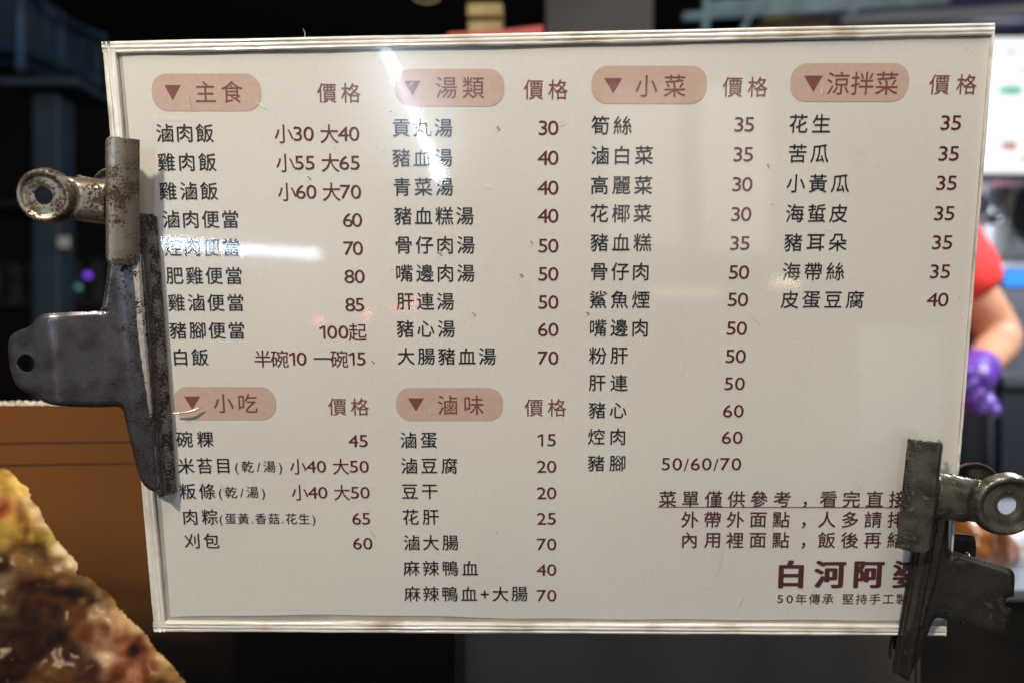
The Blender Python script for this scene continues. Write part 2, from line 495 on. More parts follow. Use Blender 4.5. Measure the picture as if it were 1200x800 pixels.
badge(178, 306, 86.5, 130.5, (193, 212, 100, 118), '主食', 229, 284, 108)
badge(463, 591, 81, 125, (474, 493, 95, 113), '湯類', 511, 567, 103)
badge(693, 828.5, 77.5, 122, (708, 729, 92, 110), '小菜', 745, 803, 101)
badge(926, 1065, 74.5, 119.5, (942, 964, 89, 108), '涼拌菜', 969, 1052, 98)
badge(203, 323.5, 453, 491.5, (216, 235, 464, 479), '小吃', 251, 302, 472)
badge(464, 589.5, 454, 492.5, (478, 497, 466, 481), '滷味', 513, 567, 474)
for xa, xb, y in ((372, 422, 109), (614, 665, 105), (847, 899, 102), (1089, 1144, 99), (385, 432, 476), (615, 663, 477)):
    line('價格', xa, xb, y, 9.9 if y < 200 else 9.9, INK_MAUVE, 'price_heading')

ITEMS = [
 ('滷肉飯', 183, 250, 156), ('雞肉飯', 185, 253, 190), ('雞滷飯', 187, 255, 224), ('滷肉便當', 190.5, 280, 257),
 ('焢肉便當', 193, 281, 290), ('肥雞便當', 195, 284, 323), ('雞滷便當', 197, 286, 354.5), ('豬腳便當', 199, 287, 387),
 ('白飯', 202, 244, 418), ('碗粿', 207, 250, 514), ('米苔目', 209, 271, 545), ('粄條', 211, 252, 575), ('肉粽', 214, 255, 605), ('刈包', 216, 257, 633),
 ('貢丸湯', 460, 530, 150), ('豬血湯', 460, 530, 185), ('青菜湯', 461, 531, 219), ('豬血糕湯', 462, 555, 253),
 ('骨仔肉湯', 463, 556, 287), ('嘴邊肉湯', 464, 556, 320), ('肝連湯', 465, 532, 353), ('豬心湯', 465, 533, 385), ('大腸豬血湯', 466, 581, 417),
 ('滷蛋', 469, 512, 515), ('滷豆腐', 470, 536, 545), ('豆干', 471, 513, 575), ('花肝', 472, 514, 605), ('滷大腸', 473, 537, 635),
 ('麻辣鴨血', 473, 560, 665), ('麻辣鴨血+大腸', 474, 618, 695),
 ('筍絲', 693, 740, 147), ('滷白菜', 692.5, 765, 182), ('高麗菜', 692, 764, 217), ('花椰菜', 692, 763, 250), ('豬血糕', 692, 763, 284),
 ('骨仔肉', 692, 761, 318), ('鯊魚煙', 691, 761, 351), ('嘴邊肉', 691, 760, 384), ('粉肝', 690.5, 735.5, 416), ('肝連', 690, 735, 448),
 ('豬心', 690, 734, 480), ('焢肉', 689, 733.5, 511), ('豬腳', 689, 733, 542),
 ('花生', 925, 973, 145), ('苦瓜', 924, 971, 180), ('小黃瓜', 922, 995, 215), ('海蜇皮', 921, 993, 250), ('豬耳朵', 919, 992, 284),
 ('海帶絲', 917, 989, 318), ('皮蛋豆腐', 915, 1012, 351)]
for t, xa, xb, y in ITEMS:
    line(t, xa, xb, y, 9.35 if y < 440 else 9.15, INK_BLACK, 'item_name', bold=.005)
for t, xa, xb, y in (('(乾/湯)', 275, 331, 546), ('(乾/湯)', 256, 311, 576), ('(蛋黃.香菇.花生)', 257, 370, 607)):
    line(t, xa, xb, y, 6.9 if len(t) < 6 else 6.5, INK_BLACK, 'item_note', bold=.001)
PRICES = [
 ('小30 大40', 322, 422, 157), ('小55 大65', 324, 423, 191), ('小60 大70', 326, 424, 225), ('60', 401, 425, 258), ('70', 402, 426, 291),
 ('80', 403, 428, 324), ('85', 404, 428, 357), ('100起', 373, 429, 389), ('半碗10 一碗15', 298, 430, 420),
 ('45', 408, 432, 516), ('小40 大50', 340, 433, 546), ('小40 大50', 342, 434, 576.5), ('65', 412, 435, 607), ('60', 413, 437, 636)]
for t, y in zip('30 40 40 40 50 50 50 60 70'.split(), (150, 185, 220, 253, 288, 321, 354, 386, 419)): PRICES.append((t, 629.5, 655, y))
for t, y in zip('15 20 20 25 70 40 70'.split(), (515, 546, 577, 607, 637, 667, 697)): PRICES.append((t, 628.5, 652.5, y))
for i, (t, y) in enumerate(zip('35 35 30 30 35 50 50 50 50 50 60 60'.split(), (146, 181, 216, 251, 285, 319, 351, 384.5, 417, 449, 481, 512))):
    PRICES.append((t, 859 - i * 1.27, 885 - i * 1.31, y))
PRICES.append(('50/60/70', 774, 869, 543))
for i, (t, y) in enumerate(zip('35 35 35 35 35 35 40'.split(), (144, 180, 214.5, 250, 284, 318, 351))):
    PRICES.append((t, 1100.5 - i * 2.5, 1127.5 - i * 2.6, y))
for t, xa, xb, y in PRICES:
    line(t, xa, xb, y, 9.7 if y < 440 else 9.3, INK_RED, 'price', bold=.0)

for t, xa, xb, y in (('菜單僅供參考，看完直接', 772.5, 1062, 584), ('外帶外面點，人多請排', 798.5, 1060, 608), ('內用裡面點，飯後再結', 798, 1059.5, 632)):
    line(t, xa, xb, y, 9.4, INK_MAROON, 'notice_line', bold=.010)
a = B(771, 593.6); b = B(1062, 594.2)
link('notice_underline', mesh('notice_underline', [(a.x, a.y, .0003), (b.x, b.y, .0003), (b.x, b.y + .00035, .0003), (a.x, a.y + .00035, .0003)], [(0, 1, 2, 3)]), INK_MAROON, paper)
line('白河阿婆', 910, 1081, 672, 16.2, INK_MAROON, 'shop_name', bold=.046)
line('50年傳承 堅持手工製', 910, 1063, 701, 6.3, INK_MAROON, 'shop_slogan', bold=.006)

# specks, air bubbles and grime on the sleeve
m_speck = mat('grime_speck', (.10, .065, .04), .8)
m_bub = mat('grey_bubble', (.42, .38, .31), .25, coat=1)
for n_, (px, py, r, mm_) in enumerate([(346, 356, .6, 0), (349, 358, .4, 0), (297, 100, .5, 0), (448, 76, .7, 0), (445, 72, .5, 0), (453, 80, .4, 0), (458, 131, 1.2, 0),
        (470, 100, .6, 0), (361, 207, 2.4, 1), (622, 283, 2.2, 1), (610, 321, 2.4, 1), (555, 367, 2.0, 1), (583, 149, 2.4, 1), (688, 366, 2.2, 1), (436, 423, 2, 1),
        (1124, 349, .9, 0), (1134, 57, .9, 0), (1139, 61, .7, 0), (466, 512, .7, 0), (239, 500, .5, 0), (463, 508, .5, 0), (582, 624, .9, 0), (766, 469, .7, 0),
        (1113, 113, .7, 0), (1112, 122, .5, 0), (450, 178, .8, 0), (512, 443, 1, 1), (905, 240, 1.2, 0), (763, 668, .8, 0), (900, 193, 2, 1), (515, 296, 2.2, 1)]):
    c = B(px, py, .0013); r *= .00032
    pts = [(c.x + r * math.cos(k * .785) * random.uniform(.6, 1.3), c.y + r * math.sin(k * .785) * random.uniform(.6, 1.3), .00145 if not mm_ else .0011) for k in range(8)]
    if mm_:
        pts.append((c.x, c.y, .0016)); f = [(k, (k + 1) % 8, 8) for k in range(8)]
        link('air_bubble', mesh('air_bubble', pts, f, True), m_bub, board)
    else:
        link('grime_speck', mesh('grime_speck', pts, [tuple(range(8))]), m_speck, board)

m_scr = mat('pale_scratch', (.78, .75, .70), .35); m_scd = mat('dull_scratch', (.47, .44, .38), .5); m_stain = mat('yellow_stain', (.50, .42, .28), .6)
rs = random.Random(21)
arcs = [((783, 452), (800, 437), (806, 415)), ((178, 134), (195, 142), (232, 137)), ((836, 676), (845, 655), (848, 632)), ((1003, 170), (1008, 180), (1010, 192))]
for _ in range(46):
    x_, y_ = rs.uniform(200, 1110), rs.uniform(70, 715); a_ = rs.uniform(0, 6.28); l_ = rs.uniform(3, 22)
    arcs.append(((x_, y_), (x_ + l_ * math.cos(a_) / 2 + rs.uniform(-2, 2), y_ + l_ * math.sin(a_) / 2 + rs.uniform(-2, 2)), (x_ + l_ * math.cos(a_), y_ + l_ * math.sin(a_))))
for k_, tri_ in enumerate(arcs):
    A_, B_, C_ = (B(*q_, .0) for q_ in tri_); vs = []; wd = rs.uniform(.00006, .00016)
    for i in range(9):
        t_ = i / 8; q = A_ * (1 - t_) ** 2 + B_ * 2 * t_ * (1 - t_) + C_ * t_ * t_; d = (C_ - A_).normalized(); n_ = Vector((-d.y, d.x, 0)) * wd * math.sin(math.pi * (t_ * .9 + .05))
        vs += [(q.x + n_.x, q.y + n_.y, .00148), (q.x - n_.x, q.y - n_.y, .00148)]
    link('sleeve_scratch', mesh('sleeve_scratch', vs, [(2 * i, 2 * i + 1, 2 * i + 3, 2 * i + 2) for i in range(8)]), m_scr if k_ % 2 else m_scd, board)
for _ in range(60):
    x_, y_ = rs.uniform(190, 1120), rs.uniform(66, 720); c = B(x_, y_, .0013); r = rs.uniform(.00008, .00026)
    link('grime_speck', mesh('grime_speck', [(c.x + r * math.cos(k * 1.05) * rs.uniform(.6, 1.3), c.y + r * math.sin(k * 1.05) * rs.uniform(.6, 1.3), .00145) for k in range(6)], [tuple(range(6))]), (m_speck, m_scd, m_scd)[rs.randrange(3)], board)

# ------------------------------------------------------------------ CLIPS
M_RUST_A = rusty('rusty_plating', (.27, .24, .195), (.10, .06, .034), (.035, .02, .012), -.015, .125, rough=.32, sc=330, tint=(.19, .155, .115), metal=.7)
M_RUST_B = rusty('speckled_steel', (.15, .148, .16), (.055, .034, .028), (.012, .008, .007), -.03, .155, rough=.30, sc=300, tint=(.10, .085, .095), metal=.8, grad=(-.232, -.196), bumpd=.00012)
M_OIL_A = rusty('oily_plating', (.19, .18, .145), (.085, .075, .05), (.03, .025, .018), -.03, .03, rough=.30, sc=380, tint=(.09, .088, .068), metal=.75)
M_PIT = rusty('pitted_lip_edge', (.16, .145, .14), (.07, .045, .035), (.012, .009, .008), .06, .22, rough=.5, sc=420, metal=.4)
M_LIP = rusty('lit_lip_plating', (.42, .38, .35), (.15, .10, .08), (.02, .014, .012), .02, .12, rough=.5, sc=420, metal=.35)  # pale tone paints the light caught by the left lip, rust specks over it
M_OIL_B = rusty('dark_oily_steel', (.115, .105, .095), (.045, .028, .018), (.01, .007, .006), -.07, .03, rough=.30, sc=300, tint=(.085, .078, .07), metal=.85, bumpd=.00008)


def small_clip(label, lip_t, lip_b, out_w, jz, zb, arm, mtl, ring, zr, back_off, spring_px, side):
    """bulldog clip: lip_t/lip_b = pixels of the gripping edge; out_w = jaw width (m); arm = (pixel at jaw, half width m); ring = (px, py, R, hole r)"""
    t = thing('bulldog_clip', label, 'bulldog clip', mw=BM, group='bulldog clips gripping the menu board')
    a = B(*lip_t, zb); b = B(*lip_b, zb); a.z = b.z = 0
    ax = (a - b).normalized(); outv = Vector((ax.y, -ax.x, 0)) * side        # outward, away from the board centre
    Ln = (a - b).length
    def jaw(front):
        prof = []
        for k in range(17):
            u = k / 16
            v = out_w * u
            z = zb + jz * (math.sin(math.pi * min(1, u * .62 + .0)) ** .8) - (.0035 * sm(.8, 1, u))
            prof.append((v, z))
        n = 40; vs, fs = [], []
        for i in range(n + 1):
            s = i / n
            e = min(s, 1 - s) * Ln
            cut = .0026 * (1 - min(1, e / .0026)) ** 2 * .9
            for k, (v, z) in enumerate(prof):
                vv = v if v < out_w * .7 else v - cut * (v / out_w)
                wob = .0001 * noise.noise(Vector((s * 20, k * .5, 5)))
                q = b + ax * (s * Ln + .0006 * noise.noise(Vector((k * .6, i // n, 3)))) + outv * vv
                zz = z + wob
                vs.append((q.x, q.y, zz if front else -zz - .001))
        m = len(prof)
        for i in range(n):
            for k in range(m - 1):
                fs.append((i * m + k, i * m + k + 1, (i + 1) * m + k + 1, (i + 1) * m + k))
        o = link('front_jaw' if front else 'back_jaw', mesh('jaw', vs, fs, True), mtl, t)
        s_ = o.modifiers.new('s', 'SOLIDIFY'); s_.thickness = .0009; s_.offset = 0
        bv = o.modifiers.new('b', 'BEVEL'); bv.width = .0003; bv.segments = 2; bv.limit_method = 'ANGLE'; bv.angle_limit = math.radians(50)
    jaw(True); jaw(False)
    def handle(front):
        off = Vector((0, 0, 0)) if front else Vector((*back_off, 0))
        zs = 1 if front else -1
        rc = B(ring[0], ring[1], zr); R, hr = ring[2], ring[3]
        root = B(arm[0][0], arm[0][1], zb) - outv * .001; root.z = 0; rc.z = 0
        rc = rc + off; root = root + off * .15
        d = (rc - root).normalized(); nrm = Vector((-d.y, d.x, 0)); Ld = (rc - root).length
        h0, h1 = arm[1], arm[2]
        out = []
        pts = [(0, h0), (Ld * .25, h0 * .97), (Ld * .55, h1)]
        th0 = math.asin(min(.95, h1 * 1.0 / R))
        arc = [(Ld + R * math.cos(math.pi - th), R * math.sin(math.pi - th)) for th in np.linspace(th0, 2 * math.pi - th0, 49)]
        top = pts + arc + [(x, -y) for x, y in reversed(pts)]
        outl = [tuple((root + d * x + nrm * y).xy) for x, y in top]
        hole = circle(rc.x, rc.y, hr, n=28); zj = zb + jz * .94 - .0032
        def zf(x, y):
            q = Vector((x, y, 0)) - root; u = q.dot(d); vv = q.dot(nrm)
            z = zj + (zr - zj) * sm(0, Ld * 1.05, u)
            r = (Vector((x, y, 0)) - rc).length
            hwid = h0 + (h1 - h0) * min(1, u / (Ld * .6))
            arch = .0052 * (max(0, 1 - (vv / hwid) ** 4)) ** .8 - .0040
            rim = .0013 * sm(.70, .84, r / R) - .0036 * sm(.88, 1.0, r / R) ** 1.5 - .0004 * sm(.45, .36, r / R)
            k = sm(R * 1.35, R * .85, r)
            k = sm(0, 1, (R * 1.25 - r) / (R * .35))
            return zs * (z + arch * (1 - k) + rim * k) - (0 if front else .001)
        sheet('front_handle' if front else 'back_handle', outl, [hole], .00085, zf, mtl, t)
    handle(True); handle(False)
    # spring: coils between the plates
    p0 = B(*spring_px[0], .0); p1 = B(*spring_px[1], .0)
    pts = []
    for k in range(97):
        s = k / 96; c = p0.lerp(p1, s); an = s * 2 * math.pi * 6
        dd = (p1 - p0).normalized(); q = Vector((dd.y, -dd.x, 0))
        pts.append(c + q * .0042 * math.cos(an) + Vector((0, 0, 1)) * (.0042 * math.sin(an)))
    tube('spring', pts, .0008, mtl, t, n=8)
    return t


small_clip('small badly rusted bulldog clip with ring handle at the upper left edge of the board',
           (163.5, 164), (163.5, 311), .0148, .0062, .0105, ((125, 237), .0108, .0098), M_RUST_A, (50.5, 229.5, .0128, .0042), .020, (.010, .004), ((103, 207), (106, 260)), -1)
small_clip('small dark greasy bulldog clip with ring handle at the lower right edge of the board',
           (1064, 513), (1050, 641), .0160, .0055, .0100, ((1099, 582), .0120, .0106), M_OIL_A, (1181, 592, .0156, .0046), .016, (.002, -.004), ((1122, 560), (1120, 612)), 1)


def large_clip(label, lip, outline, hole, zflat, zh, mtl, side, spr, back_shift, lipm, lipm2):
    t = thing('large_board_clip', label, 'board clip', mw=BM, group='large flat handled clips below the bulldog clips')
    a = B(*lip[0], .002); b = B(*lip[1], .002); a.z = b.z = 0
    ax = (a - b).normalized(); outv = Vector((ax.y, -ax.x, 0)) * side
    def vdist(x, y): return (Vector((x, y, 0)) - a).dot(outv)
    def conv(px, py, far):
        z = zh if far else zflat
        q = B(px, py, z); return (q.x, q.y)
    ol = []
    for e in outline:
        px, py, kind = e
        q = B(px, py, .002 if kind == 'l' else (zh if kind == 'h' else zflat)); ol.append((q.x, q.y))
    ol = chaikin(ol, 3)
    hz = B(hole[0], hole[1], zh)
    oa = np.array(ol); ob = np.roll(oa, -1, 0); oc = ob - oa; ol2 = (oc ** 2).sum(1) + 1e-12
    def edist(x, y):
        q = np.array([x, y]); t_ = np.clip(((q - oa) * oc).sum(1) / ol2, 0, 1)
        return float(np.sqrt(((oa + oc * t_[:, None] - q) ** 2).sum(1)).min())
    for front in (True, False):
        def zf(x, y):
            v = vdist(x, y)
            z = .0018 + .0072 * sm(0, .0038, v) - .0012 * sm(.0040, .0062, v) + (zh - .0075) * sm(.014, .045, v)
            z += .0002 * noise.noise(Vector((x * 60, y * 60, 1)))
            if v > .006: z -= (.0016 if side < 0 else .0009) * math.exp(-(edist(x, y) / (.0012 if side < 0 else .0015)) ** 2)
            return z if front else -z - .001
        out2 = ol if front else [(x + back_shift[0], y + back_shift[1]) for x, y in ol]
        hs = [circle(hz.x, hz.y, hole[2], n=26)] if front else []
        if front and hole[3]: hs = []                       # notch instead: already part of the outline
        sheet('front_plate' if front else 'back_plate', out2, hs, .00085, zf, mtl, t, thick=.0010)
    # narrow folded gripping lip, pale on the left clip and tapered to paint its lit stretch
    vs, fs = [], []; n = 160; Ll = (a - b).length
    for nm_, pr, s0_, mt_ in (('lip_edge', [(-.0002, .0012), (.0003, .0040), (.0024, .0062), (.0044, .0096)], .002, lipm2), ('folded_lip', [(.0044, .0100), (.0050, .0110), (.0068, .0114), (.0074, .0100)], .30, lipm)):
      vs, fs = [], []
      for i in range(n + 1):
        s_ = s0_ + (i / n) * (.992 - s0_)
        for k, (v, z) in enumerate(pr):
            wv = .00022 * noise.noise(Vector((s_ * 50, k * 2.2, 8)))
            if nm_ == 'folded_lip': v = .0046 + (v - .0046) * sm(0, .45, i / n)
            q = b + ax * (s_ * Ll) + outv * (v + wv); vs.append((q.x, q.y, z + wv))
      for i in range(n):
        for k in range(len(pr) - 1): c_ = i * len(pr) + k; fs.append((c_, c_ + 1, c_ + 1 + len(pr), c_ + len(pr)))
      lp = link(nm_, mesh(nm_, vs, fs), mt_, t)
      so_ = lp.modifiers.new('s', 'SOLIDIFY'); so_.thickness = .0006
    pts = []
    p0, p1 = B(*spr[0], 0), B(*spr[1], 0)
    for k in range(113):
        s = k / 112; c = p0.lerp(p1, s); an = s * 2 * math.pi * 7
        pts.append(c + Vector((.0050 * math.cos(an), 0, .0050 * math.sin(an))))
    tube('spring', pts, .0009, mtl, t, n=8)
    return t


def dbl(*p):  # keep a corner sharp through the smoothing
    return [p, p]


L_out = dbl(180, 251, 'l') + dbl(128, 251, 'f') + [(127, 300, 'f'), (124, 345, 'f'), (122, 361, 'f'), (119, 366, 'f'), (108, 367, 'h'), (70, 367.5, 'h'), (50, 368, 'h'), (42, 373, 'h'), (33, 384, 'h'), (22, 387, 'h'), (10, 394, 'h'), (8, 410, 'h'), (12, 440, 'h'), (22, 457, 'h'),
                                              (42, 463, 'h'), (52, 473, 'h'), (75, 476, 'h'), (128, 475, 'f'), (139, 475, 'f'), (143, 480, 'f'), (145, 490, 'f'), (149, 510, 'f'), (159, 558, 'f'), (168, 573, 'f'), (180, 578, 'f')] + dbl(204.5, 577, 'l') + [(199.5, 500, 'l'), (190.5, 380, 'l')]
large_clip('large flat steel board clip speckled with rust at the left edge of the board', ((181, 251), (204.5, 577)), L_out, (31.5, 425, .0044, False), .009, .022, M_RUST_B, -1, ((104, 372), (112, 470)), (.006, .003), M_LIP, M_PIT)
R_out = dbl(1085, 560, 'l') + dbl(1113, 560, 'f') + [(1114, 600, 'f'), (1113.5, 640, 'f'), (1113, 650, 'f'), (1117, 653, 'f'), (1124, 654, 'h'), (1150, 659, 'h'), (1180, 665, 'h'), (1188, 668, 'h'), (1190, 676, 'h'), (1189, 688, 'h')] + dbl(1188, 699, 'h') + \
    [(1181, 700, 'h'), (1178, 706, 'h'), (1180, 712, 'h')] + dbl(1186, 714, 'h') + [(1184, 728, 'h'), (1182, 738, 'h'), (1178, 744, 'h'), (1168, 742, 'h'), (1140, 734, 'h'), (1112, 727, 'f'), (1101, 724, 'f'), (1095, 728, 'f'), (1087, 750, 'f'), (1078, 778, 'f'), (1068, 790, 'f')] + dbl(1046, 786, 'l') + [(1056, 720, 'l'), (1070, 640, 'l')]
large_clip('large blackened board clip with notched flat handle at the lower right corner', ((1087, 560), (1046, 787)), R_out, (1184, 706, .004, True), .009, .016, M_OIL_B, 1, ((1122, 648), (1117, 728)), (.001, .0035), M_OIL_B, M_OIL_B)

# pale wire end poking from behind the left clip
wp = [B(203, 484, .003), B(212, 483.5, .0036), B(222, 482, .0034), B(232, 478.5, .0026), B(236, 477, .0022)]
wire = tube('loose_wire', [BM @ q for q in wp], [.00035, .0005, .0005, .0004, .0002], mat('pale_wire', (.75, .66, .50), .3, metal=.6), None, n=8)
tag(wire, 'short pale wire end sticking out from the left clip over the snack heading', 'wire')
# hair of fluff on the top edge
fl = tube('dust_hair', [BM @ B(357, 45, .001), BM @ B(357.5, 39, .001), BM @ B(355, 34, .001)], .00022, mat('dust', (.35, .33, .3), .8), None, n=6)
tag(fl, 'tiny curled dust hair standing on the top edge of the board', 'dust hair')

# ------------------------------------------------------------------ FOOD POSTER (printed corrugated board right behind the menu)
PY = .425
pa = at(533, 473, PY)
poster = thing('food_poster', 'brown corrugated poster board printed with braised pork, behind the left clips', 'poster', loc=(pa.x, PY, pa.z))
m_post, nt, p = new_mat('printed_brown'); L = nt.links
p.inputs['Roughness'].default_value = .5; p.inputs['Specular IOR Level'].default_value = .15
tc = nn(nt, 'ShaderNodeTexCoord'); sx = nn(nt, 'ShaderNodeSeparateXYZ'); L.new(tc.outputs['Object'], sx.inputs[0])
nz = nn(nt, 'ShaderNodeTexNoise'); nz.inputs['Scale'].default_value = 8; nz.inputs['Detail'].default_value = 6
mpn = nn(nt, 'ShaderNodeMapping'); mpn.inputs['Scale'].default_value = (1, 1, 5); L.new(tc.outputs['Object'], mpn.inputs[0]); L.new(mpn.outputs[0], nz.inputs['Vector'])
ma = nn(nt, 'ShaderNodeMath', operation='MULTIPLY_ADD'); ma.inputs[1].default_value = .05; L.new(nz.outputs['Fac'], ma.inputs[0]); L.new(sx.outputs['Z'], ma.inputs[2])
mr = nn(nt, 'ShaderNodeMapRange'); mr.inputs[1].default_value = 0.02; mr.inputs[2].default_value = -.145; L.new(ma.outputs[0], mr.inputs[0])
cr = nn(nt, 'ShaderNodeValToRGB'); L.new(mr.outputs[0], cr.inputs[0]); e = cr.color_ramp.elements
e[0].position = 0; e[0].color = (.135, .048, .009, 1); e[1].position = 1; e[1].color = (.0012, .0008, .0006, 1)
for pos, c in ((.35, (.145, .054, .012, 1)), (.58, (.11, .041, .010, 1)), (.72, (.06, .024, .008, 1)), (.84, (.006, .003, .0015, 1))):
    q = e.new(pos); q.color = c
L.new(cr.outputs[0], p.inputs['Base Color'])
pl = at(-400, 473, PY); pb = at(0, 1500, PY)
H0 = pb.z - pa.z
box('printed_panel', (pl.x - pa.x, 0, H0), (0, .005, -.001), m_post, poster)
m_core = mat('raw_corrugated_edge', (.72, .66, .55), .8, c2=(.40, .33, .25), scale=500)
# corrugated top edge: liner + flutes
vs, fs = [], []
n = 700
for i in range(n + 1):
    x = (pl.x - pa.x) * i / n
    ph = x * 1400; zt = .0012 + .0006 * noise.noise(Vector((x * 90, 0, 0)))
    for y, z in ((-.0004, -.001), (-.0004, zt), (.0012, zt + .0006 * math.sin(ph)), (.0030, zt + .0006 * math.sin(ph + 1)), (.0052, .001)): vs.append((x, y, z))
for i in range(n):
    for k in range(4): fs.append((i * 5 + k, i * 5 + k + 1, i * 5 + 6 + k, i * 5 + 5 + k))
link('torn_top_edge', mesh('torn_top_edge', vs, fs), m_core, poster)
m_line = mat('dark_print_line', (.05, .02, .009), .5)
for ya, yb, hgt in ((521.5, 519.5, .0008), (547, 543.5, .0008)):
    a = at(-400, ya + (ya - yb) * 1.0, PY) - pa; b = at(533, yb - 6, PY) - pa
    vs = [(a.x, -.0006, a.z), (b.x, -.0006, b.z), (b.x, -.0006, b.z + hgt), (a.x, -.0006, a.z + hgt)]
    link('printed_line', mesh('printed_line', vs, [(0, 1, 2, 3)]), m_line, poster)
# printed photograph of the pork: fine mesh carrying print colours
seeds = [(10, 80, 205, 165, 60), (50, 110, 215, 170, 60), (10, 200, 170, 70, 20), (60, 230, 190, 140, 40), (90, 260, 205, 160, 50), (20, 260, 180, 150, 50), (140, 300, 170, 135, 30), (140, 330, 90, 60, 15),
 (120, 180, 215, 180, 120), (85, 110, 210, 170, 80), (150, 230, 210, 175, 125), (210, 320, 205, 175, 130), (250, 370, 200, 170, 125), (180, 300, 170, 140, 30), (60, 340, 130, 90, 35), (120, 370, 120, 80, 35),
 (180, 410, 130, 85, 40), (230, 430, 125, 80, 40), (15, 380, 50, 20, 8), (260, 470, 90, 60, 25), (300, 500, 130, 105, 50), (345, 520, 165, 140, 115), (400, 510, 150, 110, 50), (380, 480, 120, 85, 45),
 (15, 455, 110, 90, 70), (30, 500, 70, 45, 25), (12, 535, 90, 70, 50), (20, 600, 60, 45, 30), (100, 450, 75, 30, 8), (150, 500, 85, 35, 8), (100, 560, 50, 22, 8), (200, 550, 45, 20, 8), (280, 560, 90, 45, 15),
 (300, 620, 110, 50, 10), (370, 600, 110, 50, 10), (200, 640, 35, 14, 5), (120, 680, 45, 18, 6), (250, 700, 50, 22, 8), (60, 720, 40, 16, 6), (320, 740, 60, 28, 10), (200, 785, 100, 62, 24), (370, 700, 190, 150, 120),
 (350, 560, 160, 120, 80), (410, 600, 205, 160, 115), (390, 580, 195, 150, 105), (430, 660, 160, 90, 50), (470, 650, 165, 85, 50), (500, 700, 150, 75, 50), (520, 760, 130, 55, 30), (470, 760, 180, 110, 80),
 (420, 760, 110, 45, 15), (440, 560, 180, 145, 85), (490, 600, 185, 150, 90), (540, 670, 180, 140, 75), (590, 740, 175, 135, 70), (640, 790, 150, 115, 60), (560, 780, 150, 110, 50), (200, 480, 70, 35, 10), (240, 520, 80, 45, 15),
 (60, 640, 60, 28, 10), (30, 680, 50, 20, 8), (160, 450, 90, 50, 15), (-60, 500, 60, 28, 8), (-60, 200, 190, 140, 50), (-60, 700, 50, 20, 8), (300, 900, 70, 30, 10), (600, 900, 150, 90, 50)]
sd = np.array(seeds, float); SP = sd[:, :2] / 2.9625 + np.array([0, 530]); SC = (sd[:, 2:] / 255) ** 2.2
edge_l = chaikin([(-220, 545), (-60, 535), (0, 546), (14, 550), (24, 562), (32, 566), (36, 580), (47, 592), (56, 612), (70, 634), (88, 652), (95, 664), (92, 672), (104, 676), (124, 690), (137, 700), (142, 712), (158, 728), (176, 742), (184, 758), (200, 776), (214, 792), (232, 815), (262, 860), (300, 900), (-220, 900)], 2)
gx = np.arange(-160, 296, 1.5); gy = np.arange(535, 880, 1.5)
EA = np.array(edge_l, float); EC = np.roll(EA, -1, 0) - EA; EL = (EC ** 2).sum(1)
idx = {}; vs = []; cols = []
for j, y in enumerate(gy):
    for i, x in enumerate(gx):
        wx = 1.6 * noise.noise(Vector((x * .06, y * .06, 0))) + .6 * noise.noise(Vector((x * .25, y * .25, 4)))
        wy = 1.6 * noise.noise(Vector((x * .06, y * .06, 9))) + .6 * noise.noise(Vector((x * .25, y * .25, 13)))
        if not inside(x + wx * 2.2, y + wy * 2.2, edge_l): continue
        q = np.array([x + wx * 1.6, y + wy * 1.6]); d2 = ((SP - q) ** 2).sum(1) + 14
        wt = d2 ** -1.9; c = (SC * wt[:, None]).sum(0) / wt.sum()
        lum = c.mean(); c = c * .72 + .28 * lum * np.array([1.75, 1.0, .45])
        fib = 1 - 2.2 * abs(noise.noise(Vector(((x + y) * .035 + wx * .05, (x - y) * .16 + wy * .12, 70))))
        fib2 = 1 - 2.4 * abs(noise.noise(Vector(((x + y) * .11, (x - y) * .42, 80))))
        c = c * (1 + .12 * fib) * (1 + .02 * fib2)
        d_ = ((q0_ := np.array([x, y])) - EA); t_ = np.clip((d_ * EC).sum(1) / EL, 0, 1); ed = float(np.sqrt(((EA + EC * t_[:, None] - q0_) ** 2).sum(1)).min())
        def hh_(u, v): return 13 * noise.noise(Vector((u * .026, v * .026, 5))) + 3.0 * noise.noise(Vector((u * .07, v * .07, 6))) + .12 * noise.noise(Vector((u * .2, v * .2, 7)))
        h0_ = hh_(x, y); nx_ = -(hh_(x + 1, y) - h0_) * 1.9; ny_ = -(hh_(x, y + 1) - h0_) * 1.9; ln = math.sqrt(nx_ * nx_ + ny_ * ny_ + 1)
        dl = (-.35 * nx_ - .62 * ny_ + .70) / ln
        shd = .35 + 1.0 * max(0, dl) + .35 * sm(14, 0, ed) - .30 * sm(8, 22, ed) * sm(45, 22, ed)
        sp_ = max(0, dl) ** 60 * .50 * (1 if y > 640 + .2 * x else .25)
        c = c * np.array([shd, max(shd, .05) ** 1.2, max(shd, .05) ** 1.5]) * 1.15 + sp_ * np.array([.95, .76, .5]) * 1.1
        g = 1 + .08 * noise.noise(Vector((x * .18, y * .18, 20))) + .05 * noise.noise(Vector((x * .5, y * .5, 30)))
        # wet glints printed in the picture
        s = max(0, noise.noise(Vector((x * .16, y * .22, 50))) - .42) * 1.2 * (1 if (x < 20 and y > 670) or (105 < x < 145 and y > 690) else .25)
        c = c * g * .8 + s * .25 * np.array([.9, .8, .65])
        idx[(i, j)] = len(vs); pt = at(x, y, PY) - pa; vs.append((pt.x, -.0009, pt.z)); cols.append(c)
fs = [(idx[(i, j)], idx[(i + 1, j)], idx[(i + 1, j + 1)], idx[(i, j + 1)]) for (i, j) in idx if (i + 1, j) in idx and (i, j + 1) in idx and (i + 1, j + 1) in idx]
me = mesh('pork_picture', vs, [f[::-1] for f in fs])
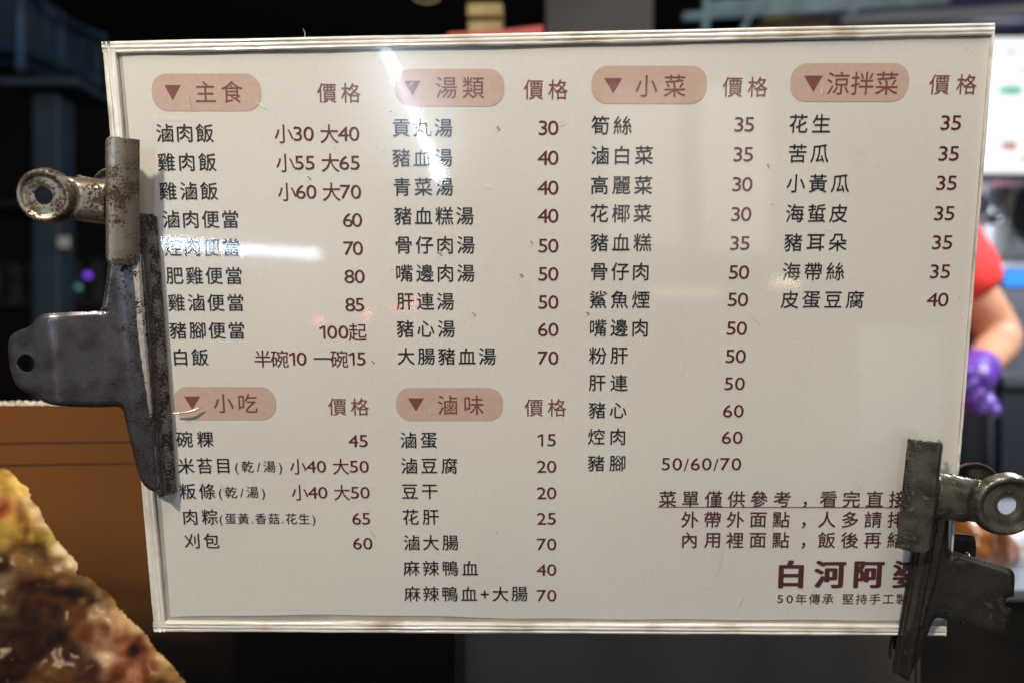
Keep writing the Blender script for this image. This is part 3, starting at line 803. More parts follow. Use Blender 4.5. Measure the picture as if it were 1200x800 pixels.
ca = me.color_attributes.new('print', 'FLOAT_COLOR', 'POINT')
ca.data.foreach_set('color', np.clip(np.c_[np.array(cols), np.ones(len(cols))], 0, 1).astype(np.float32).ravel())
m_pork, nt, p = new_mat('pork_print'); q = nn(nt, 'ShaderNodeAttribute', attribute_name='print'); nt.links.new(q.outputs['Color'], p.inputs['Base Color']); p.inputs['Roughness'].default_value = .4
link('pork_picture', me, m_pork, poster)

# ------------------------------------------------------------------ stall front and counter
m_dsteel = mat('dull_dark_steel', (.14, .125, .11), .5, metal=.3, c2=(.09, .08, .07), scale=14, stretch=(1, 1, .25), thr=(.35, .7), bump=.2, bscale=300)
a = at(536, 700, .45); b = at(1074, 1500, .45)
t = thing('steel_front_panel', 'dull dark steel stall panel below the menu board', 'metal panel', loc=(a.x, .45, a.z))
box('panel_sheet', (0, 0, b.z - a.z), (b.x - a.x, .004, 0), m_dsteel, t, bevel=.0008)
m_trim = mat('worn_trim', (.16, .15, .14), .4, metal=.6)
box('trim_strip', (-.0012, -.0022, b.z - a.z), (.0016, -.0002, -.001), m_trim, t)
box('trim_strip', (b.x - a.x - .0010, -.0022, b.z - a.z), (b.x - a.x + .0012, -.0002, -.001), m_trim, t)

m_blackfront = mat('black_counter_front', (.012, .010, .008), .5, c2=(.025, .02, .015), scale=10)
m_steel = mat('stainless_steel', (.55, .57, .60), .28, metal=.9, c2=(.42, .44, .47), scale=6, stretch=(1, 1, 20))
cz = at(1150, 690, .70).z
t = thing('serving_counter', 'dark serving counter under the food bags at the lower right', 'counter', loc=(.35, .70, 0))
box('counter_body', (-.10, .01, .02), (.9, .38, cz - .014), m_blackfront, t, bevel=.003)
box('counter_top', (-.10, 0, cz - .012), (.9, .40, cz), mat('blue_grey_steel_top', (.36, .40, .47), .3, metal=.5), t, bevel=.002)

# food bags on the counter
m_food = mat('glazed_orange_meat', (.42, .15, .035), .3, c2=(.16, .05, .015), scale=22, thr=(.42, .66), bump=.5, bscale=60, coat=.6, dist=.004)
m_bag = mat('white_plastic_bag', (.74, .78, .86), .25, c2=(.50, .57, .70), scale=26, bump=1, bscale=30, dist=.006, coat=.5)


def blob(name, c, r, m, parent=None, seed=0, amp=.18, sub=4, crump=0):
    bm = bmesh.new(); bmesh.ops.create_icosphere(bm, subdivisions=sub, radius=1)
    for v in bm.verts:
        d = 1 + amp * noise.noise(v.co * 1.6 + Vector((seed, 0, 0))) + amp * .4 * noise.noise(v.co * 5 + Vector((0, seed, 0)))
        if crump: d += crump * abs(noise.noise(v.co * 4.5 + Vector((seed, seed, 0)))) - crump * .4
        v.co = Vector((v.co.x * r[0] * d, v.co.y * r[1] * d, v.co.z * r[2] * d))
    lo = min(v.co.z for v in bm.verts)
    if lo < -r[2] * .8:
        for v in bm.verts: v.co.z = max(v.co.z, -r[2] * .8)
    me = bpy.data.meshes.new(name); bm.to_mesh(me); bm.free()
    for p_ in me.polygons: p_.use_smooth = True
    o = link(name, me, m, parent); o.location = c; return o


def on_counter(px, py, Y, rz): q = at(px, py, Y); return Vector((q.x, Y, q.z))


o = blob('braised_meat', at(1146, 640, .78), (.036, .032, .040), m_food, seed=2, amp=.25)
tag(o, 'glossy orange braised meat lump between the two right clips', 'meat')
o = blob('braised_meat', at(1100, 640, .84), (.034, .03, .034), m_food, seed=6, amp=.3)
tag(o, 'darker piece of braised meat further left behind the right clips', 'meat')
o = blob('plastic_food_bag', at(1110, 588, .92), (.052, .05, .042), m_bag, seed=5, crump=.5); tag(o, 'crumpled white plastic bag behind the lower right clip ring', 'plastic bag', 'plastic bags on the counter')
o = blob('plastic_food_bag', at(1196, 668, .80), (.046, .05, .055), m_bag, seed=11, crump=.4); tag(o, 'pale blue plastic bag at the right edge beside the meat', 'plastic bag', 'plastic bags on the counter')
o = blob('plastic_food_bag', at(1120, 685, .78), (.05, .04, .025), m_bag, seed=16, crump=.4); tag(o, 'flattened plastic bag under the braised meat', 'plastic bag', 'plastic bags on the counter')

# ------------------------------------------------------------------ kitchen at the right
m_wall = mat('kitchen_wall_steel', (.50, .50, .56), .5, metal=.2, c2=(.26, .27, .31), scale=4)
w = box('kitchen_back_wall', (1.25, 3.2, 0), (4.2, 3.3, 3.4), m_wall); tag(w, kind='structure')
tb = at(1140, 297, 2.0).z
t = thing('steel_work_table', 'stainless work table carrying pots at the right edge', 'work table', loc=(1.2, 2.0, 0))
box('table_top', (-.25, 0, tb - .05), (1.6, .7, tb), m_steel, t, bevel=.006)
box('under_shelf', (-.25, .02, tb - .26), (1.6, .68, tb - .23), m_dsteel, t, bevel=.004)
for x in (-.22, .9):
    for y in (.05, .62): box('leg', (x, y, 0), (x + .04, y + .04, tb - .05), m_steel, t)
# dark cabinet with stainless door
ca_ = at(1100, 315, 1.75); cb = at(1172, 315, 1.75)
t = thing('dark_cabinet', 'dark upright cabinet behind the worker in the red shirt', 'cabinet', loc=(ca_.x, 1.75, 0))
m_dark = mat('charcoal_cabinet', (.03, .03, .034), .4, c2=(.045, .045, .05), scale=8)
box('body', (0, 0, .02), (cb.x - ca_.x, .2, ca_.z), m_dark, t, bevel=.006)
for px in (1128, 1137): q = at(px, 315, 1.75); box('door_rail', (q.x - ca_.x, -.014, .05), (q.x - ca_.x + .006, -.001, ca_.z - .06), mat('grey_rail', (.12, .12, .13), .3, metal=.8), t)
fa = at(1171, 306, 1.6)
t = thing('stainless_fridge', 'stainless fridge with a blue sticker at the right edge', 'fridge', loc=(fa.x, 1.6, 0))
m_brushed = mat('brushed_fridge_steel', (.40, .43, .52), .36, metal=.85, c2=(.30, .32, .40), scale=5, stretch=(1, 1, 14))
zz = fa.z
box('body', (0, .03, .05), (.8, .34, zz), m_brushed, t, bevel=.006)
zm = at(1171, 447, 1.6).z
box('upper_door', (.006, 0, zm + .008), (.79, .028, zz - .01), m_brushed, t, bevel=.005)
box('lower_door', (.006, 0, .10), (.79, .028, zm - .012), mat('dark_lower_door', (.06, .065, .085), .35, metal=.6), t, bevel=.005)
box('door_trim', (.004, -.012, zm - .010), (.80, -.001, zm + .006), m_steel, t)
sa = at(1179, 316, 1.59) - Vector((fa.x, 1.6, 0)); sb = at(1230, 336, 1.59) - Vector((fa.x, 1.6, 0))
box('blue_sticker', (sa.x, -.004, sb.z), (sb.x, -.0008, sa.z), mat('blue_sticker', (.03, .20, .62), .4), t)


def pot(name, label, c, r, h, m, group=None, handle=False):
    t = thing(name, label, 'pot', loc=c, group=group)
    prof = [(0, .002), (r * .92, .002), (r, r * .1), (r, h), (r * 1.05, h + .003), (r * 1.05, h + .007), (r * .97, h + .007), (r * .95, h - .004), (r * .93, .01), (0, .008)]
    vs, fs = lathe(prof, 40); link('pot_body', mesh('pot_body', vs, fs, True), m, t)
    pts = [(r * math.cos(a), 0, h * .75 + .0) for a in (0,)]
    for s in (-1, 1):
        tube('pot_handle', [(s * r * .98, -.03, h * .72), (s * (r + .03), -.025, h * .74), (s * (r + .035), 0, h * .75), (s * (r + .03), .025, h * .74), (s * r * .98, .03, h * .72)], .005, m_steel, t, n=8)
    return t


m_pot = mat('bright_steel_pot', (.75, .76, .78), .3, metal=.7)
q = at(1158, 293, 2.1); pot('cooking_pot', 'bright steel pot on the work table', (q.x, 2.12, tb), .062, .085, m_pot)
q = at(1118, 293, 2.2); pot('cooking_pot', 'low dark pot behind the right edge of the board', (q.x, 2.3, tb), .09, .14, m_dark)
q = at(1140, 293, 2.15); pot('cooking_pot', 'small steel pot beside the bright pot on the work table', (q.x - .02, 2.45, tb), .05, .12, m_steel)
for i, (px, ln_) in enumerate(((1162, .16), (1172, .20), (1190, .14))):
    q = at(px, 207, 2.9)
    t = thing('hanging_ladle', ('shortest but one steel ladle hanging left below the lit sign', 'longest steel ladle hanging below the lit sign', 'shortest steel ladle hanging right below the lit sign')[i], 'ladle', loc=q, group='ladles hanging below the lit sign')
    tube('ladle_handle', [(0, 0, 0), (0, 0, -ln_)], .005, m_steel, t, n=8)
    vs, fs = lathe([(.001, -.03), (.02, -.026), (.034, -.012), (.038, 0), (.035, 0), (.02, -.02), (.001, -.025)], 20); bo = link('ladle_bowl', mesh('ladle_bowl', [(x, y - .03, z - ln_) for x, y, z in vs], fs, True), m_steel, t)
t = thing('condiment_shelf', 'steel wall shelf with bottles below the lit sign', 'shelf', loc=at(1120, 262, 2.95))
box('shelf_board', (0, 0, -.02), (.8, .2, 0), m_steel, t)
for i in range(8):
    box('shelf_bottle', (.03 + i * .085, .04, .001), (.085 + i * .085, .10, .10 + .07 * rs.random()), mat('bottle_colour', ((.5, .12, .06), (.6, .6, .62), (.08, .08, .1), (.55, .45, .2))[i % 4], .3), t, bevel=.012)
# black wok hanging / leaning
t = thing('black_wok', 'black wok leaning over the work table at the right edge', 'wok', loc=at(1216, 252, 2.15))
vs, fs = lathe([(.001, .045), (.04, .042), (.075, .028), (.10, .008), (.112, 0), (.108, -.003), (.095, .004), (.07, .022), (.035, .035), (.001, .038)], 40)
vs = [(x, z - .03, y) for x, y, z in vs]
wk = link('wok_bowl', mesh('wok_bowl', vs, fs, True), mat('seasoned_black_iron', (.012, .012, .013), .35, metal=.3), t)
tube('wok_handle', [(.10, 0, .03), (.16, -.02, .05), (.24, -.03, .08)], .01, m_dark, t)
q = at(1182, 218, 3.0)
o = blob('pink_cloth', at(1186, 216, 3.0), (.09, .03, .05), mat('faded_pink_cloth', (.62, .28, .33), .8, c2=(.5, .35, .42), scale=20), seed=3); tag(o, 'faded pink cloth hanging below the glowing menu sign', 'cloth')
o = blob('dark_rag', at(1146, 240, 2.6), (.03, .02, .05), m_dark, seed=8); tag(o, 'dark blue rag hanging beside the board edge', 'rag')

# lit menu sign
LY = 2.5
la = at(1085, 45, LY); lb = at(1330, 203, LY)
t = thing('lit_menu_sign', 'glowing white menu sign with food pictures at the upper right', 'lit sign', loc=(la.x, LY, lb.z))
W_, H_ = lb.x - la.x, la.z - lb.z
box('sign_housing', (-.01, .003, -.01), (W_ + .01, .08, H_ + .01), m_dark, t)
m_lit = mat('lit_panel', (.12, .12, .12), .4, emit=(.94, .98, 1), estr=1.12)
box('lit_face', (0, -.004, 0), (W_, .0, H_), m_lit, t)
def lit_patch(name, px, py, rx, ry, col, st, seed):
    c = at(px, py, LY) - Vector((la.x, LY, lb.z)); pts = []
    for k in range(24):
        a_ = k * math.pi / 12; f = 1 + .5 * noise.noise(Vector((math.cos(a_) * 1.5, math.sin(a_) * 1.5, seed)))
        pts.append((c.x + rx * f * math.cos(a_), -.006 - seed * .0002, c.z + ry * f * math.sin(a_)))
    link(name, mesh(name, pts, [tuple(range(24))]), mat(name, tuple(.1 * q_ for q_ in col), .4, emit=col, estr=st * .55), t)
lit_patch('green_dish_picture', 1184, 107, .048, .018, (.35, .95, .65), 1.0, 1)
lit_patch('green_dish_picture', 1197, 83, .02, .008, (.6, 1, .8), 1.2, 2)
lit_patch('meat_dish_picture', 1181, 171, .035, .016, (1, .55, .45), .9, 3)
lit_patch('meat_dish_picture', 1200, 187, .032, .010, (1, .8, .5), 1.0, 4)
lit_patch('heading_bar', 1183, 62, .035, .004, (.15, .35, .55), .6, 5)

# ------------------------------------------------------------------ worker
m_shirt = mat('red_shirt', (.75, .035, .03), .8, c2=(.62, .025, .025), scale=12, bump=.3, bscale=20, dist=.004)
m_skin = mat('skin', (.50, .25, .155), .5, c2=(.42, .20, .12), scale=20); m_skin.node_tree.nodes['Principled BSDF'].inputs['Subsurface Weight'].default_value = .1
m_glove = mat('purple_nitrile_glove', (.12, .045, .34), .35, c2=(.08, .03, .25), scale=25, bump=.8, bscale=45, dist=.004)
m_trou = mat('dark_trousers', (.02, .02, .025), .8); m_hair = mat('black_hair', (.01, .009, .009), .5)
PYW = 1.30
sh = at(1085, 262, PYW); el = at(1176, 399, PYW - .02); wr = at(1143, 434, PYW - .17); hd = at(1000, 110, PYW + .02)
person = thing('person', 'worker in red short sleeves and purple gloves, elbow bent, half behind the board', 'person', loc=(hd.x, PYW, 0))
P0 = Vector((hd.x, PYW, 0))


def skin(name, pts, edges, radii, m, parent, sub=2, root=0):
    me = bpy.data.meshes.new(name); me.from_pydata([tuple(p_) for p_ in pts], edges, []); o = link(name, me, m, parent)
    sk = o.modifiers.new('k', 'SKIN'); sk.use_smooth_shade = True
    lay = me.skin_vertices[0].data if me.skin_vertices else None
    if lay is None:
        bpy.context.view_layer.objects.active = o; me.skin_vertices.new(); lay = me.skin_vertices[0].data
    for i, r in enumerate(radii): lay[i].radius = (r, r) if not isinstance(r, tuple) else r
    for i in range(len(pts)): lay[i].use_root = (i == root)
    sb = o.modifiers.new('s', 'SUBSURF'); sb.levels = sb.render_levels = sub
    return o


shl = Vector((sh.x - P0.x, 0, sh.z)); sho = Vector((-shl.x, .02, shl.z))
ell = el - P0; wrl = wr - P0
neck = Vector((0, 0, shl.z + .05)); pel = Vector((0, .02, .95)); chest = Vector((0, 0, shl.z - .10)); belly = Vector((0, .01, shl.z - .30))
el2 = Vector((sho.x - .05, -.05, sho.z - .27)); wr2 = Vector((sho.x - .06, -.25, sho.z - .26))
hipL = Vector((.09, .02, .90)); hipR = Vector((-.09, .02, .90))
body_pts = [pel, belly, chest, Vector((0, 0, shl.z - .005)), neck, Vector((0, -.01, neck.z + .07)), shl, ell, wrl, sho, el2, wr2, hipL, Vector((.1, .0, .48)), Vector((.1, .03, .07)), Vector((.1, -.12, .03)), hipR, Vector((-.1, 0, .48)), Vector((-.1, .03, .07)), Vector((-.1, -.12, .03))]
body_e = [(0, 1), (1, 2), (2, 3), (3, 4), (4, 5), (3, 6), (6, 7), (7, 8), (3, 9), (9, 10), (10, 11), (0, 12), (12, 13), (13, 14), (14, 15), (0, 16), (16, 17), (17, 18), (18, 19)]
rad = [(.14, .10), (.13, .095), (.15, .105), (.11, .08), .055, .05, .052, .040, .027, .052, .040, .027, .085, .06, .04, .03, .085, .06, .04, .03]
skin('body', body_pts, body_e, rad, m_skin, person)
# shirt: torso and short sleeves ending above the elbow
hem = shl.lerp(ell, .68); hem2 = sho.lerp(el2, .62)
skin('red_shirt', [Vector((0, .01, .92)), belly, chest, Vector((0, 0, shl.z + .0)), shl, hem, sho, hem2], [(0, 1), (1, 2), (2, 3), (3, 4), (4, 5), (3, 6), (6, 7)], [(.165, .12), (.155, .115), (.17, .125), (.125, .09), .078, (.074, .070), .075, .064], m_shirt, person)
skin('trousers', [pel, hipL, Vector((.1, .0, .48)), Vector((.1, .03, .10)), hipR, Vector((-.1, 0, .48)), Vector((-.1, .03, .10))], [(0, 1), (1, 2), (2, 3), (0, 4), (4, 5), (5, 6)], [(.15, .11), .105, .08, .06, .105, .08, .06], m_trou, person)
# head
hc = Vector((0, -.01, neck.z + .19))
bm = bmesh.new(); bmesh.ops.create_icosphere(bm, subdivisions=4, radius=1)
for v in bm.verts:
    x, y, z = v.co
    r = Vector((x * .076, y * .095, z * .115))
    if z < -.2: r.x *= 1 - .25 * (-z - .2); r.y *= 1 - .12 * (-z - .2)
    g = lambda a, b, c, s: math.exp(-((x - a) ** 2 + (z - c) ** 2) / s) * (1 if y < 0 else 0)
    r.y -= .022 * g(0, 0, -.15, .012) + .012 * g(0, 0, .05, .01); r.y += .010 * (g(.35, 0, .05, .03) + g(-.35, 0, .05, .03)); r.y -= .006 * g(0, 0, -.48, .02)
    v.co = r + hc
me = bpy.data.meshes.new('head'); bm.to_mesh(me); bm.free()
for p_ in me.polygons: p_.use_smooth = True
link('head', me, m_skin, person)
for s in (-1, 1):
    o = blob('eye', hc + Vector((s * .028, -.083, .006)), (.011, .008, .006), mat('eye_white', (.7, .7, .68), .2), person, amp=0, sub=2)
    o = blob('ear', hc + Vector((s * .077, .005, -.005)), (.008, .018, .03), m_skin, person, amp=.1, sub=3)
blob('mouth', hc + Vector((0, -.088, -.055)), (.022, .006, .006), mat('lips', (.45, .15, .12), .4), person, amp=0, sub=3)
o = blob('hair', hc + Vector((0, .016, .03)), (.084, .092, .10), m_hair, person, amp=.06, seed=4)
# gloved hand: palm, four fingers, thumb as one glove
hdv = (Vector((at(1118, 470, PYW - .22).x, PYW - .22, at(1118, 470, PYW - .22).z)) - P0 - wrl)
hv = hdv.normalized(); sv = hv.cross(Vector((0, -1, 0))).normalized(); dv = hv.cross(sv).normalized()
gp = [wrl - hv * .075 + (ell - wrl).normalized() * .03, wrl - hv * .0, wrl + hv * .024, wrl + hv * .046]
gp[0] = wrl.lerp(ell, .22)
gr = [.040, .034, (.040, .030), (.042, .026)]
ge = [(0, 1), (1, 2), (2, 3)]
gl = skin('purple_glove', gp, ge, gr, m_glove, person)
for k, (so_, ln) in enumerate(((-.030, .055), (-.010, .062), (.010, .058), (.029, .048))):
    b0 = gp[3] + sv * so_
    skin('glove_finger', [b0 - hv * .012, b0 + hv * ln * .30 + dv * .002, b0 + hv * ln * .52 - dv * .014, b0 + hv * ln * .30 - dv * .034], [(0, 1), (1, 2), (2, 3)], [.0135, .0125, .0115, .010], m_glove, gl)
b0 = gp[1] + hv * .02 - sv * .03
skin('glove_finger', [b0, b0 - sv * .02 + hv * .025 - dv * .015, b0 - sv * .016 + hv * .05 - dv * .03], [(0, 1), (1, 2)], [.015, .0125, .009], m_glove, gl)
# second hand
gl2 = skin('hand', [wr2, wr2 + Vector((.02, -.04, -.02)), wr2 + Vector((.03, -.08, -.05))], [(0, 1), (1, 2)], [.026, (.036, .022), (.036, .016)], m_glove, person)
for k in range(4):
    b0 = wr2 + Vector((.03 + (k - 1.5) * .019, -.08, -.05))
    skin('finger', [b0, b0 + Vector((0, -.025, -.02)), b0 + Vector((0, -.03, -.045))], [(0, 1), (1, 2)], [.011, .010, .008], m_glove, gl2)

# ------------------------------------------------------------------ things above the board
m_pipe = mat('pale_blue_paint', (.20, .28, .30), .5, c2=(.14, .19, .21), scale=12)
m_dbar = mat('dark_grey_bar', (.15, .15, .15), .5); m_vio = mat('violet_blue_sheet', (.045, .05, .115), .6, c2=(.03, .032, .075), scale=6)
CY = 2.4
t = thing('overhead_canopy', 'pale blue steel canopy frame above the right half of the board', 'canopy', loc=at(1000, 0, CY))
c0 = at(1000, 0, CY)
def rel(px, py, Y=CY): return at(px, py, Y) - c0
tube('beam', [rel(800, 20), rel(1110, 0)], .014, m_pipe, t)
tube('beam', [rel(830, 8), rel(1100, -10)], .020, m_pipe, t)
tube('beam', [rel(988, 28), rel(1014, -8)], .012, m_pipe, t)
tube('strut', [rel(868, 40), rel(892, -10)], .010, m_pipe, t)
tube('strut', [rel(826, 40), rel(828, -10)], .014, m_pipe, t)
tube('dark_bar', [rel(985, 24, 2.3), rel(1290, 6, 2.3)], .018, m_dbar, t)
t = thing('canopy_sheet', 'violet blue sheet hanging under the canopy at the upper right', 'canopy sheet', loc=at(1150, 0, 2.7))
q0 = at(930, -30, 2.7); q1 = at(1400, 42, 2.7); c1 = at(1150, 0, 2.7)
vs, fs = [], []
for i in range(41):
    for j in range(9):
        x = q0.x + (q1.x - q0.x) * i / 40; z = q0.z + (q1.z - q0.z) * j / 8
        for _ in (0,): vs.append((x - c1.x, .02 * math.sin(j * 1.6), z - c1.z))
for i in range(40):
    for j in range(8): a_ = i * 9 + j; fs.append((a_, a_ + 1, a_ + 10, a_ + 9))
o = link('sheet', mesh('sheet', vs, fs, True), m_vio, t); o.modifiers.new('s', 'SOLIDIFY').thickness = .004
q = at(895, 27, 2.6); o = box('yellow_shelf_board', (0, 0, 0), (at(978, 0, 2.6).x - q.x, .2, .028), mat('yellow_wood', (.55, .38, .16), .6)); o.location = (q.x, 2.6, q.z); tag(o, 'yellow board lying under the canopy frame', 'board')
# packets and red tray
t = thing('red_tray', 'red plastic tray just above the middle of the board', 'tray', loc=at(575, 40, .9))
q = at(525, 37, .9) - at(575, 40, .9); r_ = at(636, 30, .9) - at(575, 40, .9)
vs = [(q.x, 0, -.004), (r_.x, 0, r_.z - .012), (r_.x, 0, r_.z), (r_.x * .2, 0, r_.z - .006), (q.x, 0, .0015)]
vs += [(x, .12, z) for x, y, z in vs]
fs = [(0, 1, 2, 3, 4), (9, 8, 7, 6, 5)] + [(k, (k + 1) % 5 + 0, (k + 1) % 5 + 5, k + 5) for k in range(5)]
link('tray_body', mesh('tray_body', vs, [f if i < 2 else f[::-1] for i, f in enumerate(fs)]), mat('red_plastic', (.36, .02, .01), .5), t)
m_pack = mat('yellow_packet', (.28, .21, .07), .5, c2=(.20, .13, .035), scale=30)
for i, (xa, ya, xb, yb) in enumerate(((548, 24, 588, 39), (547, 3, 589, 19))):
    q = at(xa, yb, 1.05); r_ = at(xb, ya, 1.05)
    o = box('yellow_packet', (0, 0, 0), (r_.x - q.x, .06, r_.z - q.z), m_pack, bevel=.003); o.location = (q.x, 1.05, q.z)
    tag(o, ('lower' if i == 0 else 'upper') + ' dull yellow packet above the middle of the board', 'packet', 'yellow packets above the board')
q = at(640, 60, 1.5); r_ = at(765, -40, 1.5)
o = box('dark_brown_curtain', (0, 0, 0), (r_.x - q.x, .02, r_.z - q.z), mat('brown_curtain', (.035, .028, .024), .8, c2=(.022, .018, .015), scale=5)); o.location = (q.x, 1.5, q.z); tag(o, 'dark brown hanging screen above the board', 'curtain')
t_ = tube('hanging_cable', [at(480, -12, 1.2), at(488, 1, 1.2), at(500, 4, 1.2), at(512, 1, 1.2), at(520, -12, 1.2)], .0022, mat('tan_cable', (.25, .19, .10), .5), None); tag(t_, 'tan cable loop hanging at the top edge of the photo', 'cable')

# ------------------------------------------------------------------ blue rack and post at the left
m_blue = mat('dark_blue_paint', (.022, .052, .09), .6, c2=(.012, .03, .055), scale=7)
RY = 1.9
c2_ = at(30, 80, RY)
t = thing('blue_rack', 'dark blue slatted rack high at the upper left', 'rack', loc=c2_)
def rl(px, py, Y): return at(px, py, Y) - c2_
fl_, fm_, fr_ = (-120, 83, 2.1), (24, 76, 1.7), (118, 118, 2.3)
tube('lower_rail', [rl(*fl_), rl(*fm_)], .014, m_blue, t); tube('lower_rail', [rl(*fm_), rl(*fr_)], .016, m_blue, t)
tube('middle_rail', [rl(-120, 68, 2.1), rl(24, 62, 1.7)], .008, m_blue, t); tube('middle_rail', [rl(24, 62, 1.7), rl(118, 96, 2.3)], .012, m_blue, t)
tube('upper_rail', [rl(24, -20, 1.7), rl(60, 20, 1.9)], .012, m_blue, t); tube('upper_rail', [rl(60, 20, 1.9), rl(122, 44, 2.3)], .012, m_blue, t)
tube('upright', [rl(24, -20, 1.7), rl(24, 78, 1.7)], .010, m_blue, t)
tube('upright', [rl(70, 22, 1.95), rl(71, 80, 1.95)], .012, m_blue, t); tube('upright', [rl(116, 42, 2.3), rl(112, 112, 2.3)], .014, m_blue, t)
tube('upright', [rl(52, 10, 1.85), rl(52, 74, 1.85)], .006, m_blue, t)
m_slat = mat('dim_blue_panel', (.02, .04, .075), .6, c2=(.05, .06, .07), scale=9, thr=(.5, .75))
def quad(name, ps, m, parent, th=.006):
    o = link(name, mesh(name, ps, [(0, 1, 2, 3)]), m, parent); s_ = o.modifiers.new('s', 'SOLIDIFY'); s_.thickness = th; return o
for a_, b_ in (((26, 1.72), (50, 1.85)), ((53, 1.88), (69, 1.95)), ((73, 1.99), (92, 2.12)), ((94, 2.14), (114, 2.28))):
    ya = lambda x: 76 + (x - 24) * .44; yt = lambda x: -20 + (x - 24) * .7 if x < 75 else 18 + (x - 75) * .55
    quad('side_panel', [rl(a_[0], ya(a_[0]) - 6, a_[1]), rl(b_[0], ya(b_[0]) - 6, b_[1]), rl(b_[0], yt(b_[0]), b_[1]), rl(a_[0], yt(a_[0]), a_[1])], m_slat, t)
quad('front_panel', [rl(-120, 80, 2.12), rl(22, 73, 1.72), rl(22, -30, 1.72), rl(-120, -30, 2.12)], m_slat, t)
# post
pp = at(53, 300, 1.6)
t = thing('blue_post', 'dark blue square post behind the left ring clip', 'post', loc=(pp.x, 1.6, 0))
m_post_b = mat('post_blue_paint', (.009, .021, .038), .6, c2=(.005, .012, .024), scale=5)
h0 = at(53, 108, 1.6).z
box('post_shaft', (-.030, 0, .012), (.032, .06, h0), m_post_b, t, bevel=.004)
box('base_plate', (-.08, -.05, 0), (.08, .11, .012), m_post_b, t, bevel=.003)
box('cap_plate', (-.08, -.04, h0 + .001), (.10, .12, h0 + .02), m_post_b, t, bevel=.003)
o = box('pale_tag', (0, 0, 0), (.026, .006, .026), mat('pale_tag', (.30, .30, .27), .6), bevel=.002); q = at(69, 291, 1.59); o.location = (q.x, 1.585, q.z); tag(o, 'small pale tag on the blue post', 'tag')
# tiny far lights
for nm, px, py, r, c, st, lab, ct in (('violet_light', 103, 323, .012, (.25, .08, 1), .55, 'tiny violet light in the dark behind the left clips', 'light'), ('teal_light', 92, 337, .010, (.2, .5, .55), .14, 'faint teal light in the dark behind the left clips', 'light')):
    o = blob(nm, at(px, py, 2.2), (r, r, r), mat(nm, c, .4, emit=c, estr=st), amp=.05, sub=2); tag(o, lab, ct)
# dim goods shelf in the dark left
m_goods = mat('dim_goods', (.03, .03, .03), .6, c2=(.012, .012, .014), scale=14)
q = at(-60, 352, 2.6)
t = thing('dark_goods_shelf', 'dark shelf of dim goods far behind the left clips', 'shelf', loc=(q.x, 2.6, 0))
box('shelf_board', (0, 0, q.z - .02), (.75, .3, q.z), m_goods, t)
box('shelf_board', (0, 0, q.z + .36), (.75, .3, q.z + .38), m_goods, t)
for i in range(9): box('bottle_pack', (.02 + i * .08, .05, q.z + .001), (.075 + i * .08, .2, q.z + .14 + .05 * random.random()), m_goods, t, bevel=.008)

# ------------------------------------------------------------------ setting
m_floor = mat('dark_concrete', (.05, .048, .045), .6, c2=(.03, .03, .028), scale=5)
o = box('ground', (-8, -6, -.05), (8, 8, 0), m_floor); tag(o, kind='structure')
o = box('back_wall', (-8, 5.0, 0), (8, 5.1, 4), mat('dark_wall', (.02, .014, .012), .8)); tag(o, kind='structure')
o = box('canopy_ceiling', (-8, 3.31, 3.45), (8, 5.1, 3.5), mat('dark_ceiling', (.02, .02, .022), .8)); tag(o, kind='structure')

# ------------------------------------------------------------------ lit lamps across the lane (seen mirrored in the sleeve)
def tube_lamp(label, p0, p1, r, st, col=(.80, .90, 1)):
    mid = (p0 + p1) / 2
    t = thing('tube_lamp', label, 'tube lamp', loc=mid)
    tube('glass_tube', [p0 - mid, p1 - mid], r, mat('lit_tube', (.9, .9, .9), .3, emit=col, estr=st), t, n=16)
    d = (p1 - p0).normalized()
    for s, q in ((-1, p0), (1, p1)): tube('end_cap', [q - mid + d * s * .001, q - mid + d * s * .025], r * 1.15, m_steel, t, n=16)
    bk = (p0 - CAM).normalized() * (r * 3.2)
    tube('lamp_batten', [p0 - mid + bk - d * .03, p1 - mid + bk + d * .03], r * 1.6, mat('white_batten', (.6, .6, .6), .4), t, n=4)


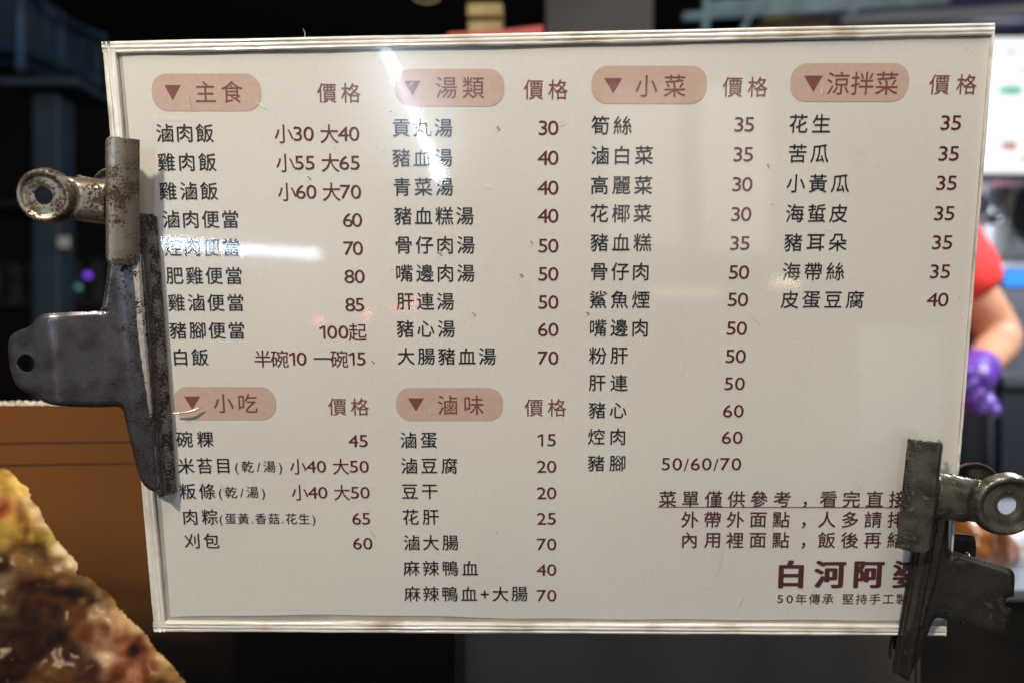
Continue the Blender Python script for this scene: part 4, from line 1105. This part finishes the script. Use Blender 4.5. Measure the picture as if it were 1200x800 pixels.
tube_lamp('cool white tube lamp mirrored as the short level streak at the left of the board', mirror(180, 284, 1.6), mirror(371, 297, 1.9), .0100, 46, (.66, .82, 1))
tube_lamp('cool white tube lamp mirrored as the long slanting streak near the top of the board', mirror(446, 44, 2.3), mirror(517, 212, 2.5), .0118, 175, (.68, .83, 1))
m_red = None
for i, (px, py, r) in enumerate(((429.5, 367, .010), (373, 374, .017), (483, 353, .011), (463, 359, .014))):
    c = mirror(px, py, 2.6)
    o = blob('red_lamp', c, (r, r, r), mat('red_lamp', (.9, .2, .1), .4, emit=(1, .10, .05), estr=(110, 34, 100, 18)[i]), amp=0, sub=3)
    tag(o, ('bright small red lamp mirrored beside the price 85', 'dim red lamp mirrored left of the price 85', 'orange red lamp mirrored on the pork liver soup line', 'faintest red lamp mirrored left of the liver soup line')[i], 'lamp', 'small red lamps across the lane')
for i, (pa_, pb_, st) in enumerate((((905, 333), (935, 333.5), 13), ((760, 341), (842, 345), 3.5))):
    tube_lamp(('short warm lamp mirrored between the small dishes and cold dishes columns', 'faint warm lamp mirrored below the shredded dishes rows')[i], mirror(*pa_, 2.4), mirror(*pb_, 2.4), .016, st, (1, .72, .45))

for i, (x0_, y0_, x1_, y1_, st_) in enumerate(((705, 95, 800, 290, 1.5), (815, 90, 905, 300, 2.0), (1000, 380, 1110, 520, 1.3), (560, 600, 700, 700, .8))):  # unseen glowing panels, added for broad soft reflections in the sleeve
    ps = [mirror(x0_, y1_, 3.4), mirror(x1_, y1_, 3.4), mirror(x1_, y0_, 3.4), mirror(x0_, y0_, 3.4)]
    c = sum(ps, Vector()) / 4
    t = thing('added_glow_panel', ('dim glow panel added behind the camera, mirrored left of the fourth price column', 'brighter glow panel added behind the camera, mirrored beside the cold dishes column', 'dim glow panel added behind the camera, mirrored in the empty lower right of the board', 'faintest glow panel added behind the camera, mirrored at the bottom middle of the board')[i], 'added glow panel', loc=c, group='glow panels added for soft reflections')
    gp_ = link('glow_pane', mesh('glow_pane', [q - c for q in ps], [(0, 1, 2, 3)]), mat('glow_panel_face', (.3, .3, .3), .3, emit=(.95, .92, .85), estr=st_), t)
    gp_.modifiers.new('s', 'SOLIDIFY').thickness = .01
    for k in range(4): tube('glow_panel_bar', [ps[k] - c, ps[(k + 1) % 4] - c], .025, m_dark, t, n=6)
